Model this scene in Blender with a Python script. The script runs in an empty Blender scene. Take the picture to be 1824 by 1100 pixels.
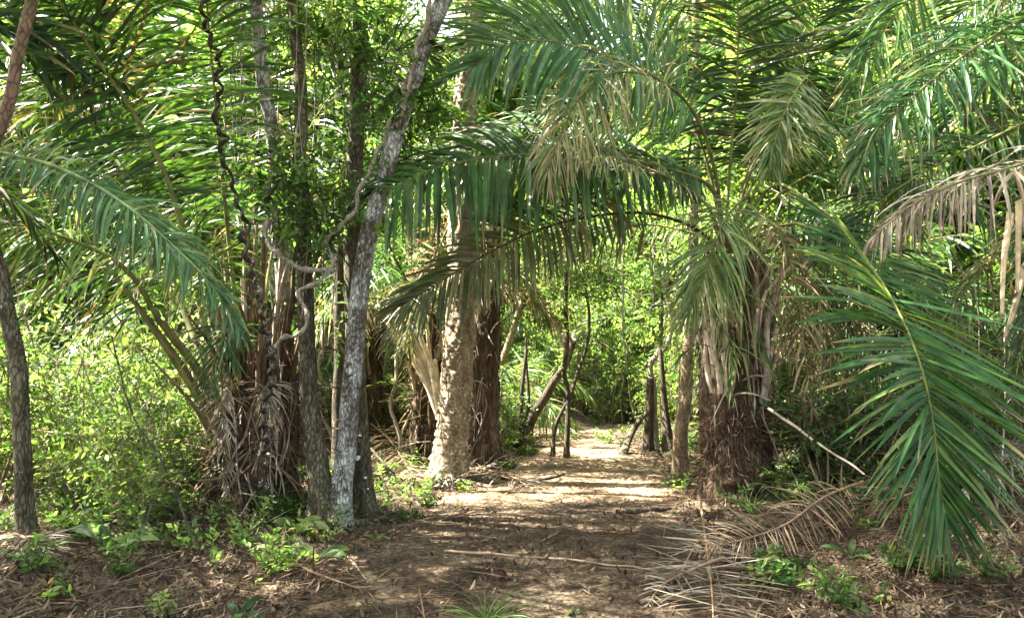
import bpy, math, random
import numpy as np
from mathutils import Vector

# ------------------------------------------------------------------ camera, light, exposure
SC = bpy.context.scene
C = SC.collection
F_PX, CX, CY, CAM_H = 1322.0, 912.0, 550.0, 1.5
PITCH = math.atan(100 / F_PX)
cam_d = bpy.data.cameras.new('camera'); cam = bpy.data.objects.new('camera', cam_d); C.objects.link(cam)
cam.location = (0, 0, CAM_H); cam.rotation_euler = (math.pi / 2 + PITCH, 0, 0)
cam_d.sensor_width = 36; cam_d.lens = 36 * F_PX / 1824; cam_d.clip_start = 0.05; cam_d.clip_end = 600
SC.camera = cam
SUNV = Vector((-0.60, 0.10, 0.80)).normalized()
w = bpy.data.worlds.new('World'); SC.world = w; w.use_nodes = True
nt = w.node_tree
sky = nt.nodes.new('ShaderNodeTexSky'); sky.sky_type = 'NISHITA'; sky.sun_disc = False
sky.sun_elevation = math.asin(SUNV.z); sky.sun_rotation = math.atan2(SUNV.x, SUNV.y)
sky.air_density = 1.0; sky.dust_density = 5.0; sky.ozone_density = 0.6
bg = nt.nodes['Background']; bg.inputs['Strength'].default_value = 0.072
hs = nt.nodes.new('ShaderNodeHueSaturation'); hs.inputs['Saturation'].default_value = .55; hs.inputs['Value'].default_value = 1.15
nt.links.new(sky.outputs[0], hs.inputs['Color']); nt.links.new(hs.outputs[0], bg.inputs['Color'])
sun_d = bpy.data.lights.new('sun', 'SUN'); sun_d.energy = 5.0; sun_d.angle = math.radians(0.5); sun_d.color = (1, .94, .82)
sun = bpy.data.objects.new('sun', sun_d); C.objects.link(sun)
sun.rotation_euler = SUNV.to_track_quat('Z', 'Y').to_euler(); sun.location = (-10, -3, 20)
SC.view_settings.view_transform = 'Standard'; SC.view_settings.look = 'None'; SC.view_settings.gamma = 1
SC.view_settings.exposure = 3.38
SC.render.engine = 'CYCLES'
cy = SC.cycles
cy.max_bounces = 5; cy.diffuse_bounces = 4; cy.glossy_bounces = 2; cy.transmission_bounces = 4; cy.transparent_max_bounces = 4
cy.caustics_reflective = False; cy.caustics_refractive = False
cy.use_denoising = True; cy.denoiser = 'OPENIMAGEDENOISE'; cy.denoising_input_passes = 'RGB_ALBEDO_NORMAL'

R = np.random.default_rng(11)
rnd = random.Random(5)
UP = np.array([0, 0, 1.0])

def at(px, py, d):
    """a point at distance d in front of the camera (metres along +Y)"""
    cp, sp = math.cos(PITCH), math.sin(PITCH)
    a = (px - CX) / F_PX; b = (CY - py) / F_PX
    v = np.array([a, cp - b * sp, sp + b * cp])
    return np.array([0, 0, CAM_H]) + v * (d / v[1])

# ------------------------------------------------------------------ noise
def vnoise(p, seed=0):
    p = np.asarray(p, float); i = np.floor(p).astype(np.int64); f = p - i; f = f * f * (3 - 2 * f)
    def h(ix, iy, iz):
        n = (ix * 73856093) ^ (iy * 19349663) ^ (iz * 83492791) ^ (seed * 2654435761)
        n = (n ^ (n >> 13)) * 1274126177 & 0x7fffffff
        return ((n ^ (n >> 16)) & 0xffff) / 65535.0
    r = 0
    for dx in (0, 1):
        for dy in (0, 1):
            for dz in (0, 1):
                wt = (f[..., 0] if dx else 1 - f[..., 0]) * (f[..., 1] if dy else 1 - f[..., 1]) * (f[..., 2] if dz else 1 - f[..., 2])
                r = r + wt * h(i[..., 0] + dx, i[..., 1] + dy, i[..., 2] + dz)
    return r
def fbm(p, seed=0, o=3):
    p = np.asarray(p, float); r = 0; a = .5; t = 0
    for k in range(o):
        r = r + a * vnoise(p * 2 ** k, seed + k); t += a; a *= .5
    return r / t

def path_x(y):
    return np.interp(y, [-5, 2, 4.4, 7, 10, 14, 17, 20, 26, 34], [.1, .05, .05, .35, 1.0, 1.35, 1.35, 1.0, 0, -3])
def path_w(y):
    return np.interp(y, [0, 5, 8, 10, 14, 20, 30], [1.5, 1.5, 1.3, 1.25, .8, .75, .7])
def ground_h(x, y):
    x = np.asarray(x, float); y = np.asarray(y, float)
    off = np.abs(x - path_x(y)) - path_w(y)
    side = np.clip(off / 2.2, 0, 1); side = side * side * (3 - 2 * side)
    p = np.stack([x * .55, y * .55, x * 0], -1)
    q = np.stack([x * 5, y * 5, x * 0 + 3], -1); s = np.stack([x * 16, y * 16, x * 0 + 7], -1)
    return side * .16 + (fbm(p, 3) - .5) * .12 * (0.3 + side) + (fbm(q, 9, 2) - .5) * .035 + (vnoise(s, 5) - .5) * .015
def gpt(px, py):
    """where the ray through a pixel meets flat ground"""
    return 1983.0 / (py - 650.0)
def gz(x, y):
    return float(ground_h(np.array([x]), np.array([y]))[0])

def norm(v):
    return v / np.maximum(np.linalg.norm(v, axis=-1, keepdims=True), 1e-9)

# ------------------------------------------------------------------ mesh builder
class MB:
    def __init__(s):
        s.v = []; s.q = []; s.c = []; s.n = 0
    def add(s, v, q, c):
        v = np.asarray(v, float).reshape(-1, 3); q = np.asarray(q, np.int64).reshape(-1, 4)
        c = np.broadcast_to(np.asarray(c, float), v.shape)
        s.v.append(v); s.q.append(q + s.n); s.c.append(c); s.n += len(v)
    def mesh(s, name, mat, origin=(0, 0, 0), smooth=False):
        v = np.concatenate(s.v) - np.asarray(origin); q = np.concatenate(s.q); c = np.concatenate(s.c)
        me = bpy.data.meshes.new(name)
        me.vertices.add(len(v)); me.vertices.foreach_set('co', v.astype(np.float32).ravel())
        me.loops.add(len(q) * 4); me.loops.foreach_set('vertex_index', q.astype(np.int32).ravel())
        me.polygons.add(len(q)); me.polygons.foreach_set('loop_start', (np.arange(len(q)) * 4).astype(np.int32))
        a = me.color_attributes.new('col', 'FLOAT_COLOR', 'POINT')
        a.data.foreach_set('color', np.concatenate([np.clip(c, 0, 1), np.ones((len(c), 1))], 1).astype(np.float32).ravel())
        me.update(calc_edges=True)
        me.polygons.foreach_set('use_smooth', np.full(len(q), smooth))
        me.materials.append(mat)
        return me

ROOTLOC = {}
def part(name, mb, mat, parent, smooth=False):
    if not mb.v: return None
    org = ROOTLOC[parent.name]
    o = bpy.data.objects.new(name, mb.mesh(name, mat, org, smooth)); C.objects.link(o); o.parent = parent
    ROOTLOC[o.name] = org
    return o
def tag(o, label, cat, group=None, kind=None):
    if label: o['label'] = label
    if cat: o['category'] = cat
    if group: o['group'] = group
    if kind: o['kind'] = kind
    return o
def thing(name, label, cat, loc, group=None):
    o = bpy.data.objects.new(name, None); C.objects.link(o); o.empty_display_size = .2
    o.location = tuple(loc); ROOTLOC[o.name] = np.array(loc, float)
    return tag(o, label, cat, group)
def solo(name, mb, mat, org, label=None, cat=None, group=None, kind=None, smooth=False):
    o = bpy.data.objects.new(name, mb.mesh(name, mat, org, smooth)); C.objects.link(o); o.location = tuple(org)
    return tag(o, label, cat, group, kind)
def copy_tree(o, parent=None):
    c = o.copy(); C.objects.link(c)
    if parent: c.parent = parent
    for ch in o.children: copy_tree(ch, c)
    return c

# ------------------------------------------------------------------ materials
def nodes(m):
    m.use_nodes = True; t = m.node_tree; return t, t.nodes, t.links, t.nodes['Principled BSDF'], t.nodes['Material Output']
def leaf_mat(name, trans=.35, rough=.42, spec=.45, tint=(1.25, 1.15, .55), var=.5, bump=.0):
    m = bpy.data.materials.new(name); t, N, L, B, O = nodes(m)
    at_ = N.new('ShaderNodeAttribute'); at_.attribute_name = 'col'
    tc = N.new('ShaderNodeTexCoord')
    nz = N.new('ShaderNodeTexNoise'); nz.inputs['Scale'].default_value = 9; nz.inputs['Detail'].default_value = 3
    L.new(tc.outputs['Object'], nz.inputs['Vector'])
    mr = N.new('ShaderNodeMapRange'); mr.inputs[1].default_value = .3; mr.inputs[2].default_value = .7
    mr.inputs[3].default_value = 1 - var; mr.inputs[4].default_value = 1 + var
    L.new(nz.outputs[0], mr.inputs[0])
    oi = N.new('ShaderNodeObjectInfo')
    mo = N.new('ShaderNodeMapRange'); mo.inputs[3].default_value = .85; mo.inputs[4].default_value = 1.15
    L.new(oi.outputs['Random'], mo.inputs[0])
    mm = N.new('ShaderNodeMath'); mm.operation = 'MULTIPLY'; L.new(mr.outputs[0], mm.inputs[0]); L.new(mo.outputs[0], mm.inputs[1])
    vm = N.new('ShaderNodeVectorMath'); vm.operation = 'SCALE'
    L.new(at_.outputs['Color'], vm.inputs[0]); L.new(mm.outputs[0], vm.inputs['Scale'])
    L.new(vm.outputs[0], B.inputs['Base Color'])
    B.inputs['Roughness'].default_value = rough; B.inputs['Specular IOR Level'].default_value = spec
    if trans > 0:
        v2 = N.new('ShaderNodeVectorMath'); v2.operation = 'MULTIPLY'; v2.inputs[1].default_value = tint
        L.new(vm.outputs[0], v2.inputs[0])
        tr = N.new('ShaderNodeBsdfTranslucent'); L.new(v2.outputs[0], tr.inputs['Color'])
        mx = N.new('ShaderNodeMixShader'); mx.inputs[0].default_value = trans
        L.new(B.outputs[0], mx.inputs[1]); L.new(tr.outputs[0], mx.inputs[2]); L.new(mx.outputs[0], O.inputs['Surface'])
    return m
def bark_mat(name, c1, c2, c3, scale=8, stretch=.25, lichen=None, lich_amt=.5, bump=.6, rough=.85, rings=None):
    m = bpy.data.materials.new(name); t, N, L, B, O = nodes(m)
    tc = N.new('ShaderNodeTexCoord'); mp = N.new('ShaderNodeMapping'); mp.inputs['Scale'].default_value = (1, 1, stretch)
    L.new(tc.outputs['Object'], mp.inputs[0])
    nz = N.new('ShaderNodeTexNoise'); nz.inputs['Scale'].default_value = scale; nz.inputs['Detail'].default_value = 8; nz.inputs['Roughness'].default_value = .65
    L.new(mp.outputs[0], nz.inputs['Vector'])
    vo = N.new('ShaderNodeTexVoronoi'); vo.feature = 'DISTANCE_TO_EDGE'; vo.inputs['Scale'].default_value = scale * 4.6
    wp = N.new('ShaderNodeVectorMath'); wp.operation = 'ADD'; L.new(mp.outputs[0], wp.inputs[0])
    ns = N.new('ShaderNodeVectorMath'); ns.operation = 'SCALE'; ns.inputs['Scale'].default_value = .12; L.new(nz.outputs['Color'], ns.inputs[0]); L.new(ns.outputs[0], wp.inputs[1])
    L.new(wp.outputs[0], vo.inputs['Vector'])
    cr = N.new('ShaderNodeValToRGB'); e = cr.color_ramp.elements
    e[0].position = .32; e[0].color = (*c1, 1); e[1].position = .68; e[1].color = (*c3, 1)
    k = e.new(.5); k.color = (*c2, 1)
    L.new(nz.outputs[0], cr.inputs[0])
    mr = N.new('ShaderNodeMapRange'); mr.inputs[1].default_value = 0; mr.inputs[2].default_value = .16; mr.inputs[3].default_value = .38; mr.inputs[4].default_value = 1.0
    L.new(vo.outputs['Distance'], mr.inputs[0])
    mu = N.new('ShaderNodeVectorMath'); mu.operation = 'SCALE'; L.new(cr.outputs[0], mu.inputs[0]); L.new(mr.outputs[0], mu.inputs['Scale'])
    col = mu.outputs[0]
    if lichen:
        n2 = N.new('ShaderNodeTexNoise'); n2.inputs['Scale'].default_value = scale * .5; n2.inputs['Detail'].default_value = 10; n2.inputs['Roughness'].default_value = .75
        L.new(tc.outputs['Object'], n2.inputs['Vector'])
        r2 = N.new('ShaderNodeMapRange'); r2.inputs[1].default_value = 1 - lich_amt; r2.inputs[2].default_value = 1.06 - lich_amt
        L.new(n2.outputs[0], r2.inputs[0])
        m2 = N.new('ShaderNodeMath'); m2.operation = 'MULTIPLY'; L.new(r2.outputs[0], m2.inputs[0]); L.new(mr.outputs[0], m2.inputs[1])
        mx = N.new('ShaderNodeMix'); mx.data_type = 'RGBA'; L.new(m2.outputs[0], mx.inputs[0]); L.new(col, mx.inputs[6]); mx.inputs[7].default_value = (*lichen, 1)
        col = mx.outputs[2]
    n3 = N.new('ShaderNodeTexNoise'); n3.inputs['Scale'].default_value = 2.6; n3.inputs['Detail'].default_value = 6; n3.inputs['Roughness'].default_value = .7; L.new(tc.outputs['Object'], n3.inputs['Vector'])
    r3 = N.new('ShaderNodeMapRange'); r3.inputs[1].default_value = .5; r3.inputs[2].default_value = .62; r3.inputs[4].default_value = .55; L.new(n3.outputs[0], r3.inputs[0])
    m3 = N.new('ShaderNodeMix'); m3.data_type = 'RGBA'; L.new(r3.outputs[0], m3.inputs[0]); L.new(col, m3.inputs[6]); m3.inputs[7].default_value = (c1[0] * .8 + .02, c1[1] * .8 + .03, c1[2] * .7 + .005, 1); col = m3.outputs[2]
    at_ = N.new('ShaderNodeAttribute'); at_.attribute_name = 'col'
    mv = N.new('ShaderNodeVectorMath'); mv.operation = 'MULTIPLY'; L.new(col, mv.inputs[0]); L.new(at_.outputs['Color'], mv.inputs[1])
    L.new(mv.outputs[0], B.inputs['Base Color']); B.inputs['Roughness'].default_value = rough; B.inputs['Specular IOR Level'].default_value = .25
    ad = N.new('ShaderNodeMath'); ad.operation = 'ADD'; L.new(mr.outputs[0], ad.inputs[0]); L.new(nz.outputs[0], ad.inputs[1])
    bp = N.new('ShaderNodeBump'); bp.inputs['Strength'].default_value = bump; bp.inputs['Distance'].default_value = .03
    L.new(ad.outputs[0], bp.inputs['Height']); L.new(bp.outputs[0], B.inputs['Normal'])
    return m
def soil_mat(name, dark, mid, light, sc=2.5, pebble=40):
    m = bpy.data.materials.new(name); t, N, L, B, O = nodes(m)
    tc = N.new('ShaderNodeTexCoord')
    n1 = N.new('ShaderNodeTexNoise'); n1.inputs['Scale'].default_value = sc; n1.inputs['Detail'].default_value = 12; n1.inputs['Roughness'].default_value = .72
    n2 = N.new('ShaderNodeTexNoise'); n2.inputs['Scale'].default_value = pebble; n2.inputs['Detail'].default_value = 6
    vo = N.new('ShaderNodeTexVoronoi'); vo.inputs['Scale'].default_value = pebble * .8
    for n in (n1, n2, vo): L.new(tc.outputs['Object'], n.inputs['Vector'])
    cr = N.new('ShaderNodeValToRGB'); e = cr.color_ramp.elements
    e[0].position = .36; e[0].color = (*dark, 1); e[1].position = .64; e[1].color = (*light, 1); k = e.new(.5); k.color = (*mid, 1)
    L.new(n1.outputs[0], cr.inputs[0])
    mr = N.new('ShaderNodeMapRange'); mr.inputs[1].default_value = .35; mr.inputs[2].default_value = .65; mr.inputs[3].default_value = .5; mr.inputs[4].default_value = 1.35
    L.new(n2.outputs[0], mr.inputs[0])
    v = N.new('ShaderNodeVectorMath'); v.operation = 'SCALE'; L.new(cr.outputs[0], v.inputs[0]); L.new(mr.outputs[0], v.inputs['Scale'])
    at_ = N.new('ShaderNodeAttribute'); at_.attribute_name = 'col'; v3 = N.new('ShaderNodeVectorMath'); v3.operation = 'MULTIPLY'; L.new(v.outputs[0], v3.inputs[0]); L.new(at_.outputs['Color'], v3.inputs[1])
    L.new(v3.outputs[0], B.inputs['Base Color']); B.inputs['Roughness'].default_value = .95; B.inputs['Specular IOR Level'].default_value = .15
    ad = N.new('ShaderNodeMath'); ad.operation = 'ADD'; L.new(n2.outputs[0], ad.inputs[0]); L.new(vo.outputs[0], ad.inputs[1])
    bp = N.new('ShaderNodeBump'); bp.inputs['Strength'].default_value = .9; bp.inputs['Distance'].default_value = .03
    L.new(ad.outputs[0], bp.inputs['Height']); L.new(bp.outputs[0], B.inputs['Normal'])
    return m

M_PALM = leaf_mat('palm_leaf', .38, .38, .38, var=.35)
M_LEAF = leaf_mat('broad_leaf', .56, .5, .25, tint=(1.2, 1.3, .65), var=.35)
M_DEAD = leaf_mat('dead_leaf', .22, .8, .2, tint=(1.1, 1, .8), var=.35)
M_WOOD = leaf_mat('plain_wood', 0, .85, .2, var=.45)
M_SILVER = bark_mat('silver_bark', (.12, .10, .08), (.27, .25, .21), (.40, .38, .34), 8, .38, (.62, .64, .60), .53, .9)
M_GREY = bark_mat('mossy_bark', (.06, .05, .03), (.15, .13, .08), (.24, .22, .15), 8, .3, (.42, .45, .36), .40, .8)
M_PTRUNK = bark_mat('palm_trunk_bark', (.22, .16, .09), (.48, .38, .25), (.68, .57, .41), 9, .6, None, 0, .9)
M_FIBRE = bark_mat('fibrous_bark', (.035, .022, .014), (.12, .08, .05), (.26, .19, .12), 7, .12, None, 0, .9)
M_DARKB = bark_mat('dark_bark', (.045, .035, .025), (.12, .095, .065), (.22, .17, .12), 9, .3, (.30, .31, .22), .38, .8)
M_RED = bark_mat('red_bark', (.10, .065, .04), (.24, .16, .105), (.36, .27, .19), 5, .5, (.5, .48, .42), .36, .4)
M_VINE = bark_mat('liana_bark', (.32, .27, .20), (.54, .47, .37), (.70, .64, .53), 14, .5, None, 0, .7)
M_VINED = bark_mat('dark_liana_bark', (.015, .012, .01), (.05, .04, .03), (.24, .21, .17), 16, .6, None, 0, .7)
M_VINEM = bark_mat('mottled_liana_bark', (.02, .016, .012), (.10, .08, .06), (.6, .55, .46), 16, .6, None, 0, .7)
M_TAN = bark_mat('tan_bark', (.14, .10, .06), (.30, .23, .14), (.42, .34, .23), 6, .5, (.6, .58, .5), .42, .5)
M_GROUND = soil_mat('forest_soil', (.028, .020, .014), (.085, .062, .043), (.19, .145, .10), 3)
M_PATH = soil_mat('path_soil', (.07, .046, .03), (.225, .155, .095), (.44, .34, .225), 1.6, 30)

# palettes: (colours, weights)
PAL = dict(
    green=([(.05, .12, .025), (.065, .15, .03), (.10, .20, .045), (.03, .075, .018)], [.35, .35, .15, .15]),
    arch=([(.035, .09, .02), (.05, .12, .028), (.028, .07, .016), (.08, .15, .04)], [.35, .3, .2, .15]),
    fresh=([(.09, .20, .08), (.12, .25, .10), (.07, .16, .05), (.18, .28, .13)], [.35, .3, .2, .15]),
    dark=([(.022, .055, .012), (.034, .08, .018), (.055, .11, .028), (.07, .06, .025)], [.4, .35, .15, .1]),  # dark frond greens, deepened further to imitate fronds in shade
    blue=([(.045, .125, .03), (.06, .16, .045), (.03, .09, .02), (.13, .20, .06)], [.35, .3, .2, .15]),
    light=([(.15, .22, .07), (.20, .28, .09), (.10, .17, .05), (.42, .38, .22)], [.4, .3, .2, .1]),
    cream=([(.22, .26, .11), (.36, .34, .18), (.5, .42, .27), (.14, .2, .07)], [.3, .3, .25, .15]),
    tan=([(.36, .27, .16), (.48, .38, .25), (.24, .17, .10), (.15, .10, .06)], [.35, .25, .25, .15]),
    grey=([(.27, .225, .17), (.38, .33, .26), (.17, .13, .095)], [.4, .35, .25]),
    olive=([(.12, .13, .04), (.09, .12, .035), (.20, .17, .07), (.06, .09, .025), (.09, .08, .03)], [.28, .27, .1, .25, .1]),
    brown=([(.16, .10, .06), (.10, .06, .035), (.28, .2, .13), (.05, .03, .02)], [.35, .3, .15, .2]),
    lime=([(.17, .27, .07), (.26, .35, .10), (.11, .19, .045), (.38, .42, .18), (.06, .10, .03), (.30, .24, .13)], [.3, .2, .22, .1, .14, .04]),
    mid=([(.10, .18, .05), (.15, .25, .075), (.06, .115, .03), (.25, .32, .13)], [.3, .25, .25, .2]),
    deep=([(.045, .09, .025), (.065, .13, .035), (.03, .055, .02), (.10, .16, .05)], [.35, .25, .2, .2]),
    litter=([(.10, .07, .046), (.065, .042, .028), (.17, .122, .08), (.28, .22, .15), (.035, .024, .017)], [.28, .30, .14, .05, .23]),
)
def pick(pal, n, jit=.2):
    cs, ws = PAL[pal]; cs = np.array(cs)
    i = R.choice(len(cs), n, p=np.array(ws) / sum(ws))
    return cs[i] * (1 + (R.random((n, 1)) - .5) * 2 * jit) * (1 + (R.random((n, 3)) - .5) * .16)

# ------------------------------------------------------------------ shape makers
def catmull(P, n):
    P = np.asarray(P, float)
    if len(P) == 2: P = np.array([P[0], (P[0] + P[1]) / 2, P[1]])
    Q = np.vstack([2 * P[0] - P[1], P, 2 * P[-1] - P[-2]])
    u = np.linspace(0, len(P) - 1 - 1e-6, n); i = u.astype(int); t = (u - i)[:, None]
    a, b, c, d = Q[i], Q[i + 1], Q[i + 2], Q[i + 3]
    return .5 * (2 * b + (c - a) * t + (2 * a - 5 * b + 4 * c - d) * t ** 2 + (3 * b - a - 3 * c + d) * t ** 3)
def arclen(P):
    return np.concatenate([[0], np.cumsum(np.linalg.norm(np.diff(P, axis=0), axis=1))])
def frames(P):
    T = norm(np.gradient(P, axis=0))
    ref = np.array([1., 0, 0]) if abs(T[0][0]) < .8 else np.array([0, 1., 0])
    A = np.zeros_like(T); a = ref
    for i in range(len(T)):
        a = a - T[i] * a.dot(T[i]); a = a / np.linalg.norm(a); A[i] = a
    return T, A, np.cross(T, A)
def tube(mb, P, rad, sides=8, col=(1, 1, 1), disp=None, cap=True):
    P = np.asarray(P, float); n = len(P); rad = np.broadcast_to(rad, n).astype(float)
    T, A, Bn = frames(P); th = np.linspace(0, 2 * np.pi, sides, endpoint=False)
    TH, _ = np.meshgrid(th, np.arange(n)); s = arclen(P)
    rr = rad[:, None] * np.ones_like(TH)
    if disp is not None: rr = rr * (1 + disp(TH, s[:, None] * np.ones_like(TH), P))
    V = P[:, None] + rr[..., None] * (np.cos(TH)[..., None] * A[:, None] + np.sin(TH)[..., None] * Bn[:, None])
    i = np.arange(n - 1)[:, None] * sides; j = np.arange(sides)[None]; k = (j + 1) % sides
    q = np.stack([i + j, i + k, i + sides + k, i + sides + j], -1).reshape(-1, 4)
    mb.add(V, q, col)
    if cap and rad[-1] > .004:
        cv = np.vstack([V[-1], [P[-1] + T[-1] * rad[-1] * .3]]); m = sides
        mb.add(cv, [[a, (a + 1) % m, m, m] for a in range(0)] + [[a, a + 1, (a + 2) % m, m] for a in range(0, m - 1, 2)], col)
def bark_disp(amp=.12, fx=5, fz=3, seed=1, big=.12):
    def f(TH, S, P):
        c = np.stack([np.cos(TH) * fx / 2, np.sin(TH) * fx / 2, S * fz], -1)
        r = 1 - np.abs(2 * fbm(c * 1.6, seed, 3) - 1) * 2
        b = fbm(np.stack([np.cos(TH), np.sin(TH), S * 1.3], -1), seed + 20, 2) - .5
        return amp * r + big * 2 * b
    return f
def boot_disp(amp=.3, n=7, pitch=.11, seed=1):
    def f(TH, S, P):
        z = S / pitch; row = np.floor(z); fz = z - row
        a = TH / (2 * np.pi) * n + row * .5 + z * .13; fa = a - np.floor(a) - .5
        prof = np.exp(-(fa / .3) ** 2) * np.clip(1 - fz, 0, 1) ** .5 * np.clip(fz * 5, 0, 1)
        c = np.stack([np.cos(TH) * 3, np.sin(TH) * 3, S * 6], -1)
        keep = .15 + 1.9 * np.clip(fbm(c * .55, seed + 9, 2) - .25, 0, 1)
        return amp * prof * keep + (fbm(c, seed, 3) - .5) * .35
    return f
def trunk(mb, pts, r0, r1, sides=36, step=.03, disp=None, flare=0, col=(1, 1, 1), wob=.0, pw=1.):
    L = arclen(np.asarray(pts))[-1]; n = max(6, int(L / step)); P = catmull(pts, n)
    if wob:
        s = arclen(P); sd = R.integers(1000)
        P = P + (np.stack([fbm(np.stack([s * 1.4, s * 0 + k, s * 0], -1), sd + k, 2) - .5 for k in range(3)], -1)) * wob * np.clip(s / .5, 0, 1)[:, None]
    u = np.linspace(0, 1, n); r = r0 + (r1 - r0) * u ** pw
    if flare: r = r * (1 + flare * np.exp(-arclen(P) / .22))
    d0 = disp; ph = R.uniform(0, 6.28); nl = int(R.integers(3, 6))
    def d2(TH, S, PP):
        e = flare * np.exp(-S / .2) * (.35 + .75 * np.cos(nl * TH + ph + S * 2))
        return e + (d0(TH, S, PP) if d0 else 0)
    tube(mb, P, r, sides, col, d2)
    return P
PROF = dict(leaflet=[.45, .95, 1, .85, .55, .03], blade=[.7, 1, .9, .7, .4, .02], broad=[.12, .7, 1, .95, .6, .04], strand=[.8, 1, 1, .9, .7, .3], stub=[1, .8, .6, .5, .4, .25])
def ribbons(mb, P, D, L, W, hang, Nn, col, prof='leaflet', fold=0., seg=5, tip=None, tipcol=None, curl=0.):
    P = np.array(P, float); n = len(P); D = norm(np.array(D, float)) 
    L = np.broadcast_to(L, n); W = np.broadcast_to(W, n); hang = np.broadcast_to(hang, n)
    pr = np.interp(np.linspace(0, 5, seg + 1), range(6), PROF[prof]); cur = P; d = D; rows = []; across = 3 if fold else 2
    cv = (R.random((n, 3)) - .5) * curl
    for k in range(seg + 1):
        B = norm(np.cross(d, Nn)); wk = (W * pr[k] / 2)[:, None]
        if fold:
            nk = np.cross(B, d); rows.append(np.stack([cur - B * wk, cur - nk * wk * fold, cur + B * wk], 1))
        else: rows.append(np.stack([cur - B * wk, cur + B * wk], 1))
        if k < seg:
            d = norm(d + np.array([0, 0, -1.]) * (hang / seg)[:, None] + cv); cur = cur + d * (L / seg)[:, None]
    V = np.stack(rows, 1)                       # n, seg+1, across, 3
    m = (seg + 1) * across
    base = np.arange(n)[:, None, None] * m; k = np.arange(seg)[None, :, None] * across; a = np.arange(across - 1)[None, None]
    q = np.stack([base + k + a, base + k + a + 1, base + k + across + a + 1, base + k + across + a], -1).reshape(-1, 4)
    cc = np.repeat(np.asarray(col)[:, None], seg + 1, 1)
    if tip is not None:
        u = np.linspace(0, 1, seg + 1)[None, :, None]; t = np.clip((u - 1 + tip[:, None, None]) / .15, 0, 1)
        cc = cc * (1 - t) + np.asarray(tipcol) * t
    cc = np.repeat(cc[:, :, None], across, 2).reshape(-1, 3)
    mb.add(V, q, cc)
def frond(root, pts, n=75, L=.75, W=.036, hang=.8, pal='green', u0=.12, up=(0, -1, .35), ang=(80, 28), multi=22, r0=.022, keep=1.,
          rcol=(.16, .17, .06), mat=None, tipbrown=.55, fold=.25, name='frond', broken=0., seg=5, taper=.62, neat=False, label=None, prof='leaflet', seed=None):
    P = catmull(pts, 60); s = arclen(P); T = norm(np.gradient(P, axis=0)); up = np.array(up, float)
    mb = MB(); tube(mb, P, np.linspace(r0, .003, 60), 6, rcol)
    fr = part(name, mb, M_WOOD, root, True)
    lb = MB()
    for side in (-1, 1):
        u = u0 + (1 - u0) * (np.arange(n) + R.random(n) * .9) / n
        if keep < 1: u = u[R.random(n) < keep]
        sd = int(R.integers(9999)); u = u[vnoise(np.stack([u * 16, u * 0, u * 0 + side], -1), sd) > (.0 if neat else .13)]; m = len(u)
        # leaflets sit in loose bunches along the rachis
        x = u * (len(P) - 1); p = np.stack([np.interp(x, np.arange(len(P)), P[:, k]) for k in range(3)], -1)
        t = norm(np.stack([np.interp(x, np.arange(len(P)), T[:, k]) for k in range(3)], -1))
        S = norm(np.cross(t, up)); Nn = np.cross(S, t)
        v = (u - u0) / (1 - u0)
        a = np.radians(ang[0] + (ang[1] - ang[0]) * v ** 1.2 + R.normal(0, 3 if neat else 8, m)); e = np.radians(R.normal(0, multi, m) + 8)
        d = np.cos(a)[:, None] * t + np.sin(a)[:, None] * (S * side * np.cos(e)[:, None] + Nn * np.sin(e)[:, None])
        ln = L * np.clip(.45 + 1.9 * v, 0, 1) * (1 - taper * np.clip((v - .45) / .55, 0, 1) ** 1.6) * (1 + R.normal(0, .07, m))
        if broken: ln = ln * np.where(R.random(m) < broken, R.uniform(.3, .8, m), 1)
        nn = norm(Nn + R.normal(0, .45, (m, 3)))
        tp = np.where(R.random(m) < tipbrown, R.uniform(.03, .38, m), 0.)
        ribbons(lb, p, d, ln, W * (1 + R.normal(0, .15, m)) * np.clip(1.25 - .6 * v, .4, 1), hang * (1 + R.normal(0, .25, m)), nn, pick(pal, m), prof, fold, seg, tp, (.34, .27, .14), .04 if neat else .15)
    c = part('leaflets', lb, mat or M_PALM, fr)
    if label: fr['label'] = label
    return fr
def arc_pts(c, az, el, length, droop=1.2, n=7):
    """points of a frond that leaves c at azimuth az, elevation el and arches over"""
    P = [np.array(c, float)]; d = np.array([math.cos(az) * math.cos(el), math.sin(az) * math.cos(el), math.sin(el)])
    for k in range(n - 1):
        P.append(P[-1] + d * length / (n - 1)); d = d + np.array([0, 0, -1]) * droop * (k + 1) / (n - 1) * .55; d /= np.linalg.norm(d)
    return P
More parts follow.
